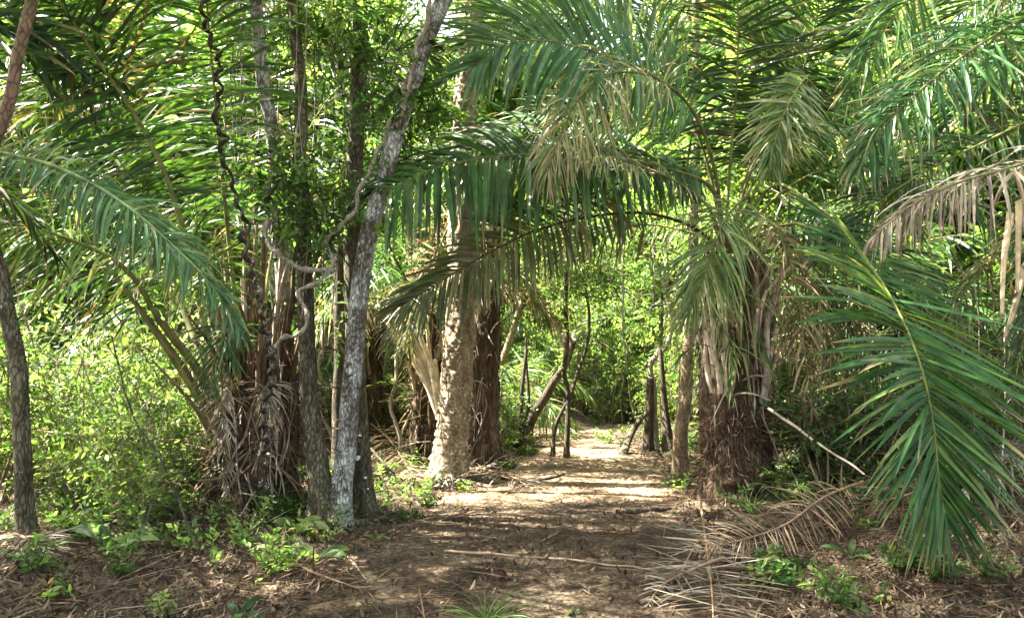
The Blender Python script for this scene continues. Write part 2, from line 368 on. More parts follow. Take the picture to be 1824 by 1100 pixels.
def twigs(lb, wb, O, D, tl, nl, ll, lw, pal, wcol=(.10, .08, .05), hang=.3, thick=.006, wood=True, seg=2, flat=.5, fold=0.):
    """leafy twigs: alternate leaves along each twig, turned roughly to the sky"""
    n = len(O); D = norm(D); tl = np.broadcast_to(tl, n)
    k = np.arange(nl); f = (k + .6) / nl
    droop = np.array([0, 0, -1.]) * (f ** 2)[None, :, None] * .25 * tl[:, None, None]
    P = O[:, None] + D[:, None] * (f[None] * tl[:, None])[..., None] + droop
    Nn = norm(UP[None] * flat + R.normal(0, .35, (n, 3)))[:, None] + np.zeros_like(P)
    Sd = norm(np.cross(D[:, None] + np.zeros_like(P), Nn)) * np.where(k % 2, 1, -1)[None, :, None]
    ld = norm(Sd + D[:, None] * .7 + R.normal(0, .35, P.shape)); m = n * nl
    c = pick(pal, n)[:, None] * (1 + (R.random((n, nl, 1)) - .5) * .5)
    ribbons(lb, P.reshape(m, 3), ld.reshape(m, 3), ll * R.uniform(.6, 1.25, m), lw * R.uniform(.7, 1.2, m), hang, norm(Nn.reshape(m, 3) + R.normal(0, .3, (m, 3))), c.reshape(m, 3), 'broad', fold, seg)
    if wood and wb is not None:
        E = O + D * tl[:, None] + np.array([0, 0, -1.]) * (.25 * tl)[:, None]
        ribbons(wb, O, norm(E - O), np.linalg.norm(E - O, axis=1), thick * 2, 0, norm(np.cross(D, UP) + .01), np.tile(wcol, (n, 1)), 'strand', 0, 1)
        ribbons(wb, O, norm(E - O), np.linalg.norm(E - O, axis=1), thick * 2, 0, norm(UP + R.normal(0, .1, (n, 3))), np.tile(wcol, (n, 1)), 'strand', 0, 1)
def blob(n, c, r):
    v = norm(R.normal(0, 1, (n, 3))) * (R.random((n, 1)) ** .4); return np.array(c) + v * np.array(r), norm(v + .01)

# ------------------------------------------------------------------ ground and path
def ax(a, b, s, lim, g=1.22):
    c = list(np.arange(a, b + 1e-6, s)); st = s; x = b
    while x < lim: st *= g; x += st; c.append(x)
    st = s; x = a
    while x > -lim: st *= g; x -= st; c.insert(0, x)
    return np.array(c)
xs = ax(-6, 6.5, .06, 260); ys = ax(3.2, 16, .06, 260)
X, Y = np.meshgrid(xs, ys); Z = ground_h(X, Y)
mb = MB(); nx, ny = len(xs), len(ys); i, j = np.meshgrid(np.arange(nx - 1), np.arange(ny - 1)); b = (j * nx + i)
mb.add(np.stack([X, Y, Z], -1), np.stack([b, b + 1, b + nx + 1, b + nx], -1), (1, 1, 1))
solo('ground', mb, M_GROUND, (0, 0, 0), kind='structure', smooth=True)
ys = np.concatenate([np.arange(2.5, 16, .06), np.arange(16, 34, .25)]); us = np.linspace(-1.25, 1.25, 61)
U, Y = np.meshgrid(us, ys); X = path_x(Y) + U * path_w(Y)
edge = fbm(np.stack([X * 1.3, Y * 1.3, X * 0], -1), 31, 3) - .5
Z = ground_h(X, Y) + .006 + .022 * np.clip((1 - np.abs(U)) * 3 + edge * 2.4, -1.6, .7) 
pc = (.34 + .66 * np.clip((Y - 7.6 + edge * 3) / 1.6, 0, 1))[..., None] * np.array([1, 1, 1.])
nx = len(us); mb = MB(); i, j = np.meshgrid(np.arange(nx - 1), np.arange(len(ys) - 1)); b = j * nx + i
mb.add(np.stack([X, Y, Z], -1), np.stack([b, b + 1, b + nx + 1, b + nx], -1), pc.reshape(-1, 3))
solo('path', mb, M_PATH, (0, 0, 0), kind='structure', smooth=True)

# litter
def scatter(n, y0, y1, wide=.78, p=1.4):
    y = y0 + (y1 - y0) * R.random(n) ** p; x = (R.random(n) * 2 - 1) * (y * wide + .5); return x, y
x, y = scatter(95000, 3.4, 15); on = np.abs(x - path_x(y)) < path_w(y) * .9
kp = ~on | (R.random(len(x)) < np.where(y < 8.3, .42, .08) * (vnoise(np.stack([x * 1.7, y * 1.7, x * 0], -1), 8) * 1.6 + .1)); x, y = x[kp], y[kp]; n = len(x)
z = ground_h(x, y) + R.uniform(.004, .03, n)
lb = MB(); az = R.uniform(0, 2 * np.pi, n); D = np.stack([np.cos(az), np.sin(az), R.normal(0, .35, n)], -1)
ribbons(lb, np.stack([x, y, z], -1), D, R.uniform(.025, .085, n) , R.uniform(.005, .026, n), R.normal(0, .9, n), norm(UP + R.normal(0, .4, (n, 3))), pick('litter', n), 'broad', 0, 3, curl=.9)
solo('leaf_litter', lb, M_DEAD, (0, 0, 0), 'brown and tan fallen leaves covering the forest floor', 'leaf litter', kind='stuff')
x, y = scatter(8500, 3.4, 13); on = np.abs(x - path_x(y)) < path_w(y) * .8
kp = ~on | (R.random(len(x)) < .3); x, y = x[kp], y[kp]; n = len(x)
lb = MB(); az = R.uniform(0, 2 * np.pi, n); D = np.stack([np.cos(az), np.sin(az), R.normal(0.05, .14, n)], -1)
P = np.stack([x, y, ground_h(x, y) + .02], -1); L_ = R.uniform(.1, .5, n); W_ = R.uniform(.004, .012, n); c = pick('tan', n) * .75
for nn in (np.array([0, 0, 1.]), np.array([.6, .6, .5])):
    ribbons(lb, P, D, L_, W_, .1, np.tile(nn, (n, 1)), c, 'strand', 0, 3)
solo('fallen_twigs', lb, M_DEAD, (0, 0, 0), 'thin dry twigs and leaf strips strewn over the ground', 'twigs', kind='stuff')
# low ground cover at the sides
x, y = scatter(4600, 4.6, 16, .75, 1); off = np.abs(x - path_x(y)) - path_w(y)
kp = (off > .35) & (vnoise(np.stack([x * .8, y * .8, x * 0], -1), 77) > .5); x, y = x[kp], y[kp]; n = len(x)
lb = MB(); wb = MB(); O = np.stack([x, y, ground_h(x, y)], -1); D = norm(R.normal(0, .6, (n, 3)) + UP * 1.1)
twigs(lb, wb, O, D, R.uniform(.12, .4, n), 8, .075, .035, 'mid', seg=2)
solo('ground_cover', lb, M_LEAF, (0, 0, 0), 'low green seedlings and creepers sprinkled over the forest floor', 'ground cover', kind='stuff')

# ------------------------------------------------------------------ trees with visible trunks
def rootpt(px, py, d=None):
    d = d or gpt(px, py); p = at(px, py, d); p[2] = gz(p[0], p[1]) - .04; return p
def crown_mb(clumps, n_tw, tl, nl, ll, lw, pal, r=(.7, .7, .5), wood=True, seg=2):
    lb, wb = MB(), MB()
    for c in clumps:
        O, D = blob(n_tw, c, r); O = np.array(c) + (O - np.array(c)) * .7
        twigs(lb, wb, O, norm(D + R.normal(0, .3, D.shape)), R.uniform(.6, 1.2, n_tw) * tl, nl, ll, lw, pal, wood=wood, seg=seg)
    return lb, wb
def limbs(wb, start, ends, r, col=(.2, .17, .13)):
    for e in ends:
        s = np.array(start); e = np.array(e); m = (s + e) / 2 + R.normal(0, .15, 3) + UP * .15
        tube(wb, catmull([s, m, e], 10), np.linspace(r, r * .25, 10), 6, col)

# twin stemmed silver tree
base = rootpt(592, 935, 7.0)
T1 = thing('forest_tree', 'twin-stemmed silvery tree whose tall stem leans right over the path', 'tree', base)
mb = MB(); P1 = trunk(mb, [base + [.03, 0, 0]] + [at(x, y, d) for x, y, d in [(612, 850, 7.05), (626, 700, 7.05), (636, 560, 7), (650, 450, 7), (678, 330, 7), (703, 240, 7), (733, 150, 7), (755, 80, 7), (790, 0, 7), (850, -130, 7), (900, -330, 7.1)]],
                      .085, .072, 44, .02, bark_disp(.09, 7, 2.2, 3, .11), .6, wob=.03)
part('trunk', mb, M_SILVER, T1, True)
mb = MB(); P2 = trunk(mb, [base + [-.06, .02, 0]] + [at(x, y, d) for x, y, d in [(568, 850, 7.05), (552, 720, 7.1), (548, 600, 7.1), (543, 450, 7.1), (538, 300, 7.1), (535, 150, 7.1), (522, 0, 7.1), (510, -200, 7.1), (500, -400, 7.1)]],
                      .112, .04, 44, .02, bark_disp(.10, 7, 2, 8, .13), .55, pw=.6, wob=.05)
part('trunk', mb, M_GREY, T1, True)
cl = [P1[-1] + R.normal(0, 1, 3) * [1.6, 1.3, .7] + [0, 0, .6] for _ in range(9)] + [P2[-1] + R.normal(0, 1, 3) * [1.5, 1.2, .7] + [0, 0, .6] for _ in range(9)]
for Pt, cc in ((P1, cl[:9]), (P2, cl[9:])):
    lb, wb = crown_mb(cc, 60, .45, 9, .11, .05, 'mid'); limbs(wb, Pt[-1], cc, .05)
    part('branches', wb, M_WOOD, T1); part('crown', lb, M_LEAF, T1)
# pale lichen-spotted tree behind it
base = rootpt(650, 915, 7.5)
T2 = thing('forest_tree', 'straight brown tree with white lichen spots just behind the leaning silver stem', 'tree', base)
mb = MB(); P3 = trunk(mb, [base] + [at(x, y, 7.5) for x, y in [(643, 820), (636, 700), (630, 560), (628, 400), (636, 200), (642, 60), (640, -60), (632, -300)]], .098, .07, 36, .025, bark_disp(.05, 6, 3, 14, .05), .3)
part('trunk', mb, M_GREY, T2, True)
for (px, py, r) in [(637, 815, .03), (641, 775, .014), (650, 850, .016), (634, 740, .012), (655, 870, .012)]:
    mb = MB(); c = at(px, py, 7.372); th = np.linspace(0, 2 * np.pi, 8, endpoint=False)
    ring = c + np.stack([np.cos(th) * r, np.abs(np.cos(th)) * .012, np.sin(th) * r * .9], -1) * (1 + R.normal(0, .12, (8, 1)))
    mb.add(np.vstack([ring, [c - [0, .006, 0]]]), [[a, a + 1, (a + 2) % 8, 8] for a in range(0, 8, 2)], (.75, .78, .72)); part('lichen_patch', mb, M_WOOD, T2)
cl = [P3[-1] + R.normal(0, 1, 3) * [1.6, 1.6, .7] + [0, .4, .6] for _ in range(10)]
lb, wb = crown_mb(cl, 55, .45, 9, .11, .05, 'mid'); limbs(wb, P3[-1], cl, .05)
part('branches', wb, M_WOOD, T2); part('crown', lb, M_LEAF, T2)

def roots(t, base, r, n, L=.5, mat=None, y0=-1):
    for k in range(n):
        a = k * 6.28 / n + R.uniform(-.4, .4); l = L * R.uniform(.6, 1.3); p = [base + np.array([math.cos(a) * r * .5, math.sin(a) * r * .5, .16]), base + np.array([math.cos(a) * (r + .1), math.sin(a) * (r + .1), .055])]
        for f in (.5, 1): x_, y_ = base[0] + math.cos(a + R.uniform(-.3, .3)) * (r + l * f), base[1] + math.sin(a + .2 * f) * (r + l * f); p.append(np.array([x_, y_, gz(x_, y_) + (.02 if f < 1 else -.02)]))
        mb = MB(); tube(mb, catmull(p, 24), np.linspace(r * .34, r * .08, 24), 8, (1, 1, 1), lambda TH, S, P: .5 * (vnoise(np.stack([np.cos(TH), np.sin(TH), S * 9], -1), 3) - .5)); part('root', mb, mat or M_GREY, t, True)
roots(T1, ROOTLOC[T1.name], .12, 7); roots(T2, ROOTLOC[T2.name], .09, 5)
TREES = []
def simple_tree(name, label, cat, pts, r0, r1, mat, sides=20, step=.04, crown=None, pal='mid', grp=None, disp=None, flare=.25, wob=.05, ncl=8, spread=(1.3, 1.3, .6), tw=40, extra=None, leaf=(.10, .045)):
    base = pts[0]; t = thing(name, label, cat, base, grp)
    mb = MB(); P = trunk(mb, pts, r0, r1, sides, step, disp or bark_disp(.07, 5, 2.5, int(R.integers(99)), .1), flare, wob=wob)
    part('trunk', mb, mat, t, True)
    if extra:
        for e in extra:
            mb = MB(); trunk(mb, e[0], e[1], e[2], 10, .05, bark_disp(.07, 5, 2.5, 5, .1), 0, wob=wob); part('branch', mb, mat, t, True)
    if crown is not None:
        c0 = P[-1] if crown is True else np.array(crown)
        cl = [c0 + R.normal(0, 1, 3) * spread for _ in range(ncl)]
        lb, wb = crown_mb(cl, tw, .4, 8, leaf[0], leaf[1], pal); limbs(wb, P[-1], cl, r1 * .6)
        part('branches', wb, M_WOOD, t); part('crown', lb, M_LEAF, t)
    return t
def pp(l): return [at(*a) for a in l]
simple_tree('forest_tree', 'slim pale lichen-covered tree rising in front of the left palm clump', 'tree',
            [rootpt(508, 905, 7.9)] + pp([(508, 750, 7.8), (505, 560, 7.6), (498, 400, 7.4), (484, 250, 7.2), (470, 130, 7.1), (455, 0, 7), (440, -150, 7), (420, -350, 7)]), .075, .055, M_SILVER, 28, .025, True, tw=45, ncl=10)
simple_tree('forest_tree', 'grey mossy tree at the left edge among the bright shrubs', 'tree',
            [rootpt(52, 1000, 5.7)] + pp([(45, 880, 5.7), (38, 760, 5.7), (34, 650, 5.7), (18, 560, 5.7), (2, 480, 5.7), (-30, 380, 5.7), (-60, 200, 5.7), (-80, -200, 5.8)]), .058, .048, M_GREY, 30, .025, at(-100, -400, 5.5), tw=50, ncl=12, spread=(1.6, 1.6, .6))
simple_tree('forest_tree', 'reddish smooth-barked leaning trunk crossing the top left corner', 'tree',
            [rootpt(-300, 990, 5)] + pp([(-200, 700, 4.8), (-100, 430, 4.7), (0, 240, 4.7), (28, 170, 4.7), (42, 90, 4.7), (70, -60, 4.7), (110, -260, 4.7), (140, -460, 4.9)]), .04, .034, M_RED, 24, .04, at(140, -620, 5), disp=bark_disp(.02, 3, 2, 5, .06), tw=50, ncl=12, spread=(1.7, 1.7, .6))
simple_tree('forest_tree', 'dark vine-hung tree standing upright behind the twin silver stems', 'tree',
            [rootpt(605, 860, 9.2)] + pp([(604, 700, 9.2), (606, 500, 9.2), (608, 300, 9.2), (606, 120, 9.2), (602, 0, 9.2), (600, -200, 9.2)]), .08, .06, M_DARKB, 20, .04, True, tw=45, ncl=9)

# small trees along the path further back
simple_tree('small_tree', 'dark crooked tree leaning right over the far path edge', 'tree', [rootpt(934, 795)] + pp([(945, 750, 13.7), (968, 710, 13.6), (985, 680, 13.5), (1003, 655, 13.4), (1020, 610, 13.2)]), .095, .055, M_DARKB, 18, .05, at(1030, 560, 13.2), 'mid', ncl=5, spread=(.5, .5, .4), tw=25, flare=.8,
            extra=[([rootpt(930, 795)] + pp([(926, 740, 13.7), (930, 690, 13.7), (938, 620, 13.7)]), .05, .03), ([rootpt(936, 795)] + pp([(940, 700, 13.8), (936, 600, 13.8)]), .04, .02)])
simple_tree('sapling', 'slender straight sapling standing in the far path', 'sapling', [rootpt(1011, 814)] + pp([(1011, 740, 12.1), (1009, 660, 12.1), (1006, 560, 12.1), (1008, 470, 12), (1002, 380, 12)]), .045, .03, M_DARKB, 12, .05, at(1010, 420, 12), 'mid', ncl=7, spread=(.6, .6, .5), tw=25, wob=.12)
simple_tree('sapling', 'thin forked sapling leaning right beside the straight sapling', 'sapling', [rootpt(984, 812)] + pp([(988, 770, 12.3), (1003, 735, 12.2), (1022, 700, 12.2), (1038, 640, 12.2), (1046, 560, 12.2), (1040, 500, 12.2)]), .035, .022, M_DARKB, 10, .05, at(1055, 500, 12.2), 'lime', ncl=8, spread=(.55, .5, .45), tw=30, wob=.1)
simple_tree('small_tree', 'tan smooth stem leaning right behind the knobbly palm trunk', 'tree', [rootpt(868, 775)] + pp([(876, 720, 15.8), (890, 670, 15.7), (903, 620, 15.6), (930, 540, 15.4)]), .1, .06, M_TAN, 14, .06, at(950, 500, 15.4), 'mid', ncl=5, spread=(.8, .8, .5), tw=25)
simple_tree('broken_stump', 'black upright broken stump right of the far path', 'stump', [rootpt(1155, 800)] + pp([(1156, 740, 13.2), (1156, 700, 13.2), (1157, 672, 13.2)]), .085, .06, M_DARKB, 16, .04, None)
simple_tree('small_tree', 'pale twisted branching tree right of the far path', 'tree', [rootpt(1168, 800, 13.5)] + pp([(1164, 730, 13.4), (1164, 690, 13.3), (1158, 655, 13.3), (1170, 635, 13.3), (1188, 618, 13.3), (1196, 580, 13.3), (1188, 520, 13.3)]), .06, .035, M_VINE, 12, .05, at(1185, 500, 13.3), 'mid', ncl=6, spread=(.7, .6, .4), tw=30)
simple_tree('small_tree', 'mossy stem leaning right against the black stump', 'tree', [rootpt(1108, 810)] + pp([(1122, 775, 12.8), (1138, 748, 12.9), (1150, 735, 13.0)]), .06, .045, M_GREY, 12, .05, None)
simple_tree('small_tree', 'dark thin tree with flared foot near the right palm', 'tree', [rootpt(1192, 803)] + pp([(1186, 740, 13), (1180, 690, 13), (1176, 620, 13), (1180, 520, 13)]), .07, .03, M_DARKB, 12, .05, at(1180, 460, 13), 'mid', ncl=5, spread=(.6, .6, .5), tw=25, flare=1.0)
simple_tree('forest_tree', 'tan blotched trunk just left of the right palm', 'tree', [rootpt(1212, 845)] + pp([(1214, 770, 10.1), (1222, 700, 10.1), (1226, 640, 10.1), (1232, 560, 10.1), (1236, 400, 10.1), (1240, 150, 10.1), (1240, -100, 10)]), .10, .045, M_TAN, 24, .04, at(1240, -330, 10), 'mid', ncl=9, tw=40, spread=(1.4, 1.2, .6))

# ------------------------------------------------------------------ palms
def boots(mb, P, r, n, L=.22, W=.09, out=.45, pal='brown'):
    """stubs of old leaf bases set round a trunk"""
    s = np.linspace(0, 1, n); x = s * (len(P) - 1); p = np.stack([np.interp(x, np.arange(len(P)), P[:, k]) for k in range(3)], -1)
    th = np.arange(n) * 2.399; d = np.stack([np.cos(th), np.sin(th), th * 0], -1)
    for w_, nn in ((W, d), (W * .6, np.cross(d, UP))):
        ribbons(mb, p + d * r * .7, d * out + UP * (1 + R.normal(0, .15, (n, 1))), L * R.uniform(.6, 1.4, n), w_, -.0, norm(nn + R.normal(0, .1, (n, 3))), pick(pal, n), 'stub', 0.3, 3)
def strands(mb, c, n, r, z0, z1, L, W, pal='grey', hang=.6, out=.3, curl=.25):
    th = R.uniform(0, 2 * np.pi, n); rr = r * R.uniform(.6, 1.15, n); z = R.uniform(z0, z1, n)
    P = np.stack([c[0] + np.cos(th) * rr, c[1] + np.sin(th) * rr, z], -1)
    D = np.stack([np.cos(th) * out, np.sin(th) * out, R.normal(-.3, .6, n)], -1) + R.normal(0, .15, (n, 3))
    ribbons(mb, P, D, L * R.uniform(.5, 1.3, n), W * R.uniform(.5, 1.4, n), hang, norm(np.stack([np.cos(th), np.sin(th), th * 0], -1) + R.normal(0, .4, (n, 3))), pick(pal, n), 'strand', 0, 6, curl=curl)
def petiole(root, a, b, r=.02, col=(.42, .33, .22), name='dead_petiole', sag=.08):
    a, b = np.array(a), np.array(b); m = (a + b) / 2 + R.normal(0, .02, 3) + UP * sag
    mb = MB(); tube(mb, catmull([a, m, b], 12), np.linspace(r * 1.3, r * .6, 12), 6, np.array(col) * R.uniform(.6, 1.15), lambda TH, S, P: .25 * np.cos(TH * 2))
    return part(name, mb, M_WOOD, root, True)

# right palm: thick shaggy trunk
bH = rootpt(1312, 885, 8.5); H = thing('oil_palm', 'shaggy thick-trunked palm on the right arching its fronds over the path', 'palm', bH)
topH = at(1300, 470, 8.5)
mb = MB(); PH = trunk(mb, [bH, at(1310, 780, 8.5), at(1302, 650, 8.5), at(1300, 540, 8.5), topH], .335, .31, 40, .03, bark_disp(.22, 6, 4, 7, .16), .15)
part('trunk', mb, M_FIBRE, H, True)
mb = MB(); strands(mb, bH, 1700, .32, bH[2] + .1, bH[2] + 1.0, .22, .012, 'brown', .5, .8, .5); part('root_mass', mb, M_DEAD, H)
mb = MB(); boots(mb, PH, .31, 170, .3, .09, .3, 'brown'); boots(mb, PH[int(len(PH) * .35):], .33, 70, .38, .06, .22, 'tan'); part('leaf_bases', mb, M_DEAD, H)
mb = MB(); strands(mb, topH, 230, .31, 1.2, topH[2] - .1, .6, .016, 'grey', 1.2, .06, .2)
strands(mb, topH, 200, .36, 1.1, topH[2], .7, .018, 'grey', 1.2, .1, .14); strands(mb, topH, 200, .36, 1.6, topH[2], .7, .022, 'light', 1.2, .15, .12); part('dead_leaf_skirt', mb, M_DEAD, H)
for k in range(60):
    th = R.uniform(-math.pi, 0) if k < 50 else R.uniform(0, math.pi); z0 = R.uniform(.85, 1.7); h = R.uniform(.6, 1.2); o = R.uniform(.03, .26)
    a = np.array([bH[0] + math.cos(th) * .30, bH[1] + math.sin(th) * .30, z0]); b_ = a + np.array([math.cos(th) * o, math.sin(th) * o, h])
    petiole(H, a, b_, R.uniform(.014, .034), (.60, .49, .37) if k % 3 else (.2, .13, .08))  # pale dead stalks, lightened further to stand in for sunlit highlights
CH = at(1290, 450, 8.5)
V = (0, -1, .35)
HF = [  # px/py/depth control points, then settings
 ([(1290, 450, 8.5), (1272, 340, 8.2), (1180, 298, 7.9), (1060, 278, 7.4), (960, 274, 7.2), (860, 282, 7.1), (770, 302, 6.9), (690, 340, 6.8)], dict(n=68, L=1.0, W=.068, hang=1.5, pal='arch', up=(0, -.9, .75), multi=8, u0=.2, taper=.25, ang=(86, 60), neat=True, tipbrown=.25)),
 ([(1290, 450, 8.5), (1262, 370, 8.1), (1200, 322, 7.7), (1110, 286, 7.3), (1040, 268, 7.05), (975, 264, 6.95)], dict(n=95, L=.40, W=.02, hang=1.6, pal='cream', up=(0, -.8, .8), u0=.25, mat=M_DEAD)),
 ([(1290, 450, 8.5), (1235, 405, 8.1), (1150, 380, 7.7), (1050, 386, 7.4), (950, 412, 7.1), (860, 456, 6.9), (780, 505, 6.75), (715, 545, 6.7)], dict(n=72, L=.66, W=.042, hang=.9, pal='olive', up=(0, -1, .5), u0=.3, multi=10, neat=True, taper=.45, rcol=(.05, .035, .02))),
 ([(1290, 450, 8.5), (1250, 420, 9), (1150, 400, 9.4), (1060, 420, 9.7), (980, 450, 10), (920, 485, 10.2)], dict(n=60, L=.55, W=.028, hang=1.4, pal='olive', u0=.2, keep=.8)),
 ([(1290, 450, 8.5), (1278, 330, 8.3), (1245, 215, 8), (1180, 145, 7.7), (1080, 100, 7.4), (980, 74, 7.2), (900, 80, 7), (845, 120, 6.9)], dict(n=84, L=1.1, W=.05, hang=.6, pal='fresh', up=(0, -1, .4), u0=.3, multi=10, neat=True)),
 ([(1290, 450, 8.5), (1275, 310, 8.1), (1235, 200, 7.7), (1170, 140, 7.4), (1090, 132, 7.2), (1030, 180, 7), (995, 250, 6.9), (975, 310, 6.9)], dict(n=75, L=.8, W=.024, hang=1.5, pal='cream', up=(0, -1, .6), u0=.38, multi=25, label='frond with cream drying leaflets')),
 ([(1290, 450, 8.5), (1300, 300, 8.3), (1310, 180, 8.1), (1315, 60, 7.9), (1310, -60, 7.7), (1295, -170, 7.4)], dict(n=80, L=.95, W=.04, hang=.3, pal='dark', up=(0, -1, .1), u0=.22, ang=(85, 45))),
 ([(1290, 450, 8.5), (1340, 300, 8.4), (1400, 180, 8.3), (1435, 110, 8.2), (1460, 0, 8.1), (1475, -120, 8)], dict(n=80, L=1.0, W=.045, hang=.3, pal='dark', up=(0, -1, .1), u0=.25, ang=(88, 45))),
 ([(1290, 450, 8.5), (1370, 290, 8), (1430, 170, 7.2), (1440, 135, 6.7), (1410, 175, 6.4), (1385, 235, 6.3), (1370, 300, 6.3)], dict(n=70, L=.5, W=.03, hang=.7, pal='light', up=(0, -1, .5), u0=.5, ang=(65, 20))),
 ([(1290, 450, 8.5), (1330, 370, 8), (1330, 350, 7.4), (1295, 385, 7), (1275, 430, 6.9), (1255, 490, 6.9), (1225, 560, 6.9)], dict(n=75, L=.72, W=.026, hang=.9, pal='light', up=(0, -1, .5), u0=.4, ang=(75, 22))),
 ([(1290, 450, 8.5), (1370, 335, 8), (1430, 350, 7.3), (1500, 408, 6.4), (1565, 495, 5.7), (1612, 580, 5.2), (1645, 670, 4.9), (1663, 760, 4.75), (1672, 850, 4.7), (1685, 925, 4.7)], dict(n=104, L=.92, W=.04, hang=.22, pal='blue', up=(.3, -1, .35), u0=.27, ang=(94, 24), multi=10, neat=True, tipbrown=.4, rcol=(.16, .19, .05), r0=.02, fold=.35, label='broad blue-green frond drooping to the ground in front')),
 ([(1290, 450, 8.5), (1400, 400, 8.4), (1500, 420, 8.2), (1600, 480, 8), (1680, 570, 7.9), (1730, 680, 7.9)], dict(n=80, L=.75, W=.035, hang=1.0, pal='dark', up=(0, -1, .6), u0=.2)),
 ([(1290, 450, 8.5), (1410, 330, 8.9), (1530, 290, 9.2), (1640, 310, 9.4), (1740, 370, 9.6), (1800, 450, 9.7)], dict(n=80, L=.75, W=.035, hang=1.0, pal='green', up=(0, -1, .6), u0=.2)),
 ([(1290, 450, 8.5), (1350, 280, 9), (1450, 200, 9.4), (1560, 190, 9.8), (1660, 240, 10.1)], dict(n=80, L=.8, W=.035, hang=.9, pal='green', up=(0, -1, .6), u0=.2)),
 ([(1290, 450, 8.5), (1240, 320, 9), (1180, 230, 9.6), (1080, 190, 10.2), (960, 200, 10.7), (860, 240, 11)], dict(n=80, L=.85, W=.035, hang=1.0, pal='green', up=(0, -1, .6), u0=.2)),
 ([(1290, 450, 8.5), (1260, 300, 8.9), (1210, 150, 9.3), (1170, 40, 9.6), (1140, -80, 9.8)], dict(n=80, L=.9, W=.04, hang=.4, pal='green', up=(0, -1, .2), u0=.2)),
 ([(1290, 450, 8.5), (1340, 380, 8.1), (1390, 420, 7.8), (1420, 520, 7.7), (1435, 640, 7.7), (1450, 740, 7.7)], dict(n=70, L=.5, W=.022, hang=1.5, pal='tan', up=(0, -1, .5), u0=.25, mat=M_DEAD, keep=.7)),
 ([(1290, 450, 8.5), (1270, 400, 8.0), (1270, 470, 7.8), (1290, 570, 7.8), (1310, 660, 7.9)], dict(n=50, L=.4, W=.022, hang=1.2, pal='light', up=(0, -1, .5), u0=.3, keep=.7)),
 ([(1290, 450, 8.5), (1360, 400, 8.6), (1430, 470, 8.7), (1470, 580, 8.7), (1500, 700, 8.6), (1520, 820, 8.4)], dict(n=80, L=.6, W=.024, hang=1.4, pal='olive', up=(0, -1, .5), u0=.2)),
 ([(1290, 450, 8.5), (1380, 420, 9), (1470, 500, 9.2), (1540, 620, 9.2), (1590, 760, 9)], dict(n=80, L=.65, W=.024, hang=1.4, pal='dark', up=(0, -1, .5), u0=.2)),
 ([(1290, 450, 8.5), (1350, 450, 8.9), (1400, 540, 9), (1430, 660, 9), (1440, 780, 9)], dict(n=60, L=.5, W=.02, hang=1.5, pal='brown', up=(0, -1, .5), u0=.2, mat=M_DEAD)),
 ([(1290, 450, 8.5), (1200, 350, 8.1), (1110, 310, 7.8), (1020, 300, 7.6), (930, 310, 7.5), (840, 345, 7.4), (760, 395, 7.4)], dict(n=85, L=.75, W=.036, hang=1.5, pal='green', up=(0, -.9, .75), u0=.3, taper=.4)),
]
HF.pop()
HF.append(([(1290, 450, 8.5), (1272, 345, 8.4), (1190, 290, 8.2), (1070, 262, 8.0), (960, 256, 7.9), (850, 268, 7.9), (750, 296, 7.9)], dict(n=74, L=.95, W=.05, hang=1.4, pal='arch', up=(0, -.9, .75), multi=9, u0=.22, taper=.35, ang=(86, 55), neat=True)))
HF.append(([(1290, 450, 8.5), (1330, 310, 8.8), (1380, 170, 9), (1430, 60, 9.2), (1500, -20, 9.4), (1580, -40, 9.5)], dict(n=80, L=1.0, W=.042, hang=.7, pal='dark', up=(0, -1, .3), u0=.25, multi=14)))
HF.append(([(1290, 450, 8.5), (1262, 300, 8.6), (1215, 180, 8.5), (1130, 80, 8.3), (1020, 30, 8.2), (920, 30, 8.1), (850, 70, 8)], dict(n=84, L=1.2, W=.05, hang=.6, pal='mid', up=(0, -1, .4), u0=.3, multi=12, neat=True)))
HF.append(([(1290, 450, 8.5), (1340, 330, 8.9), (1420, 240, 9.2), (1520, 250, 9.4), (1590, 320, 9.5), (1630, 420, 9.5)], dict(n=80, L=.9, W=.04, hang=.8, pal='mid', up=(0, -1, .5), u0=.25, multi=14)))
for pts, kw in HF:
    if kw['n'] > 60 and kw.get('mat') is None: kw = dict(kw, n=int(kw['n'] * 1.15), W=kw['W'] * .86)
    frond(H, pp(pts), **kw)

# left palm clump
bE = rootpt(455, 905, 7.6); E = thing('oil_palm', 'dark shaggy palm clump on the left behind the twisted lianas', 'palm', bE)
mb = MB(); PE = trunk(mb, [bE, at(455, 800, 7.6), at(448, 700, 7.6), at(446, 600, 7.6)], .36, .30, 40, .03, bark_disp(.25, 6, 4, 17, .18), .1)
part('trunk', mb, M_FIBRE, E, True)
mb = MB(); boots(mb, PE, .37, 160, .34, .085, .35, 'brown'); part('leaf_bases', mb, M_DEAD, E)
mb = MB(); strands(mb, bE, 420, .40, .3, 1.5, .45, .014, 'grey', .9, .35, .35); strands(mb, bE, 320, .40, .3, 1.9, .5, .018, 'brown', .9, .3, .3); part('dead_leaf_skirt', mb, M_DEAD, E)
for k in range(56):
    th = R.uniform(-math.pi, 0) if k < 46 else R.uniform(0, math.pi); z0 = R.uniform(.3, 1.6); h = R.uniform(.7, 1.5); o = R.uniform(.02, .35)
    a = np.array([bE[0] + math.cos(th) * .34, bE[1] + math.sin(th) * .3, z0]); b_ = a + np.array([math.cos(th) * o, math.sin(th) * o * .6, h])
    petiole(E, a, b_, R.uniform(.012, .025), (.16, .11, .07) if k % 3 else (.42, .33, .24))
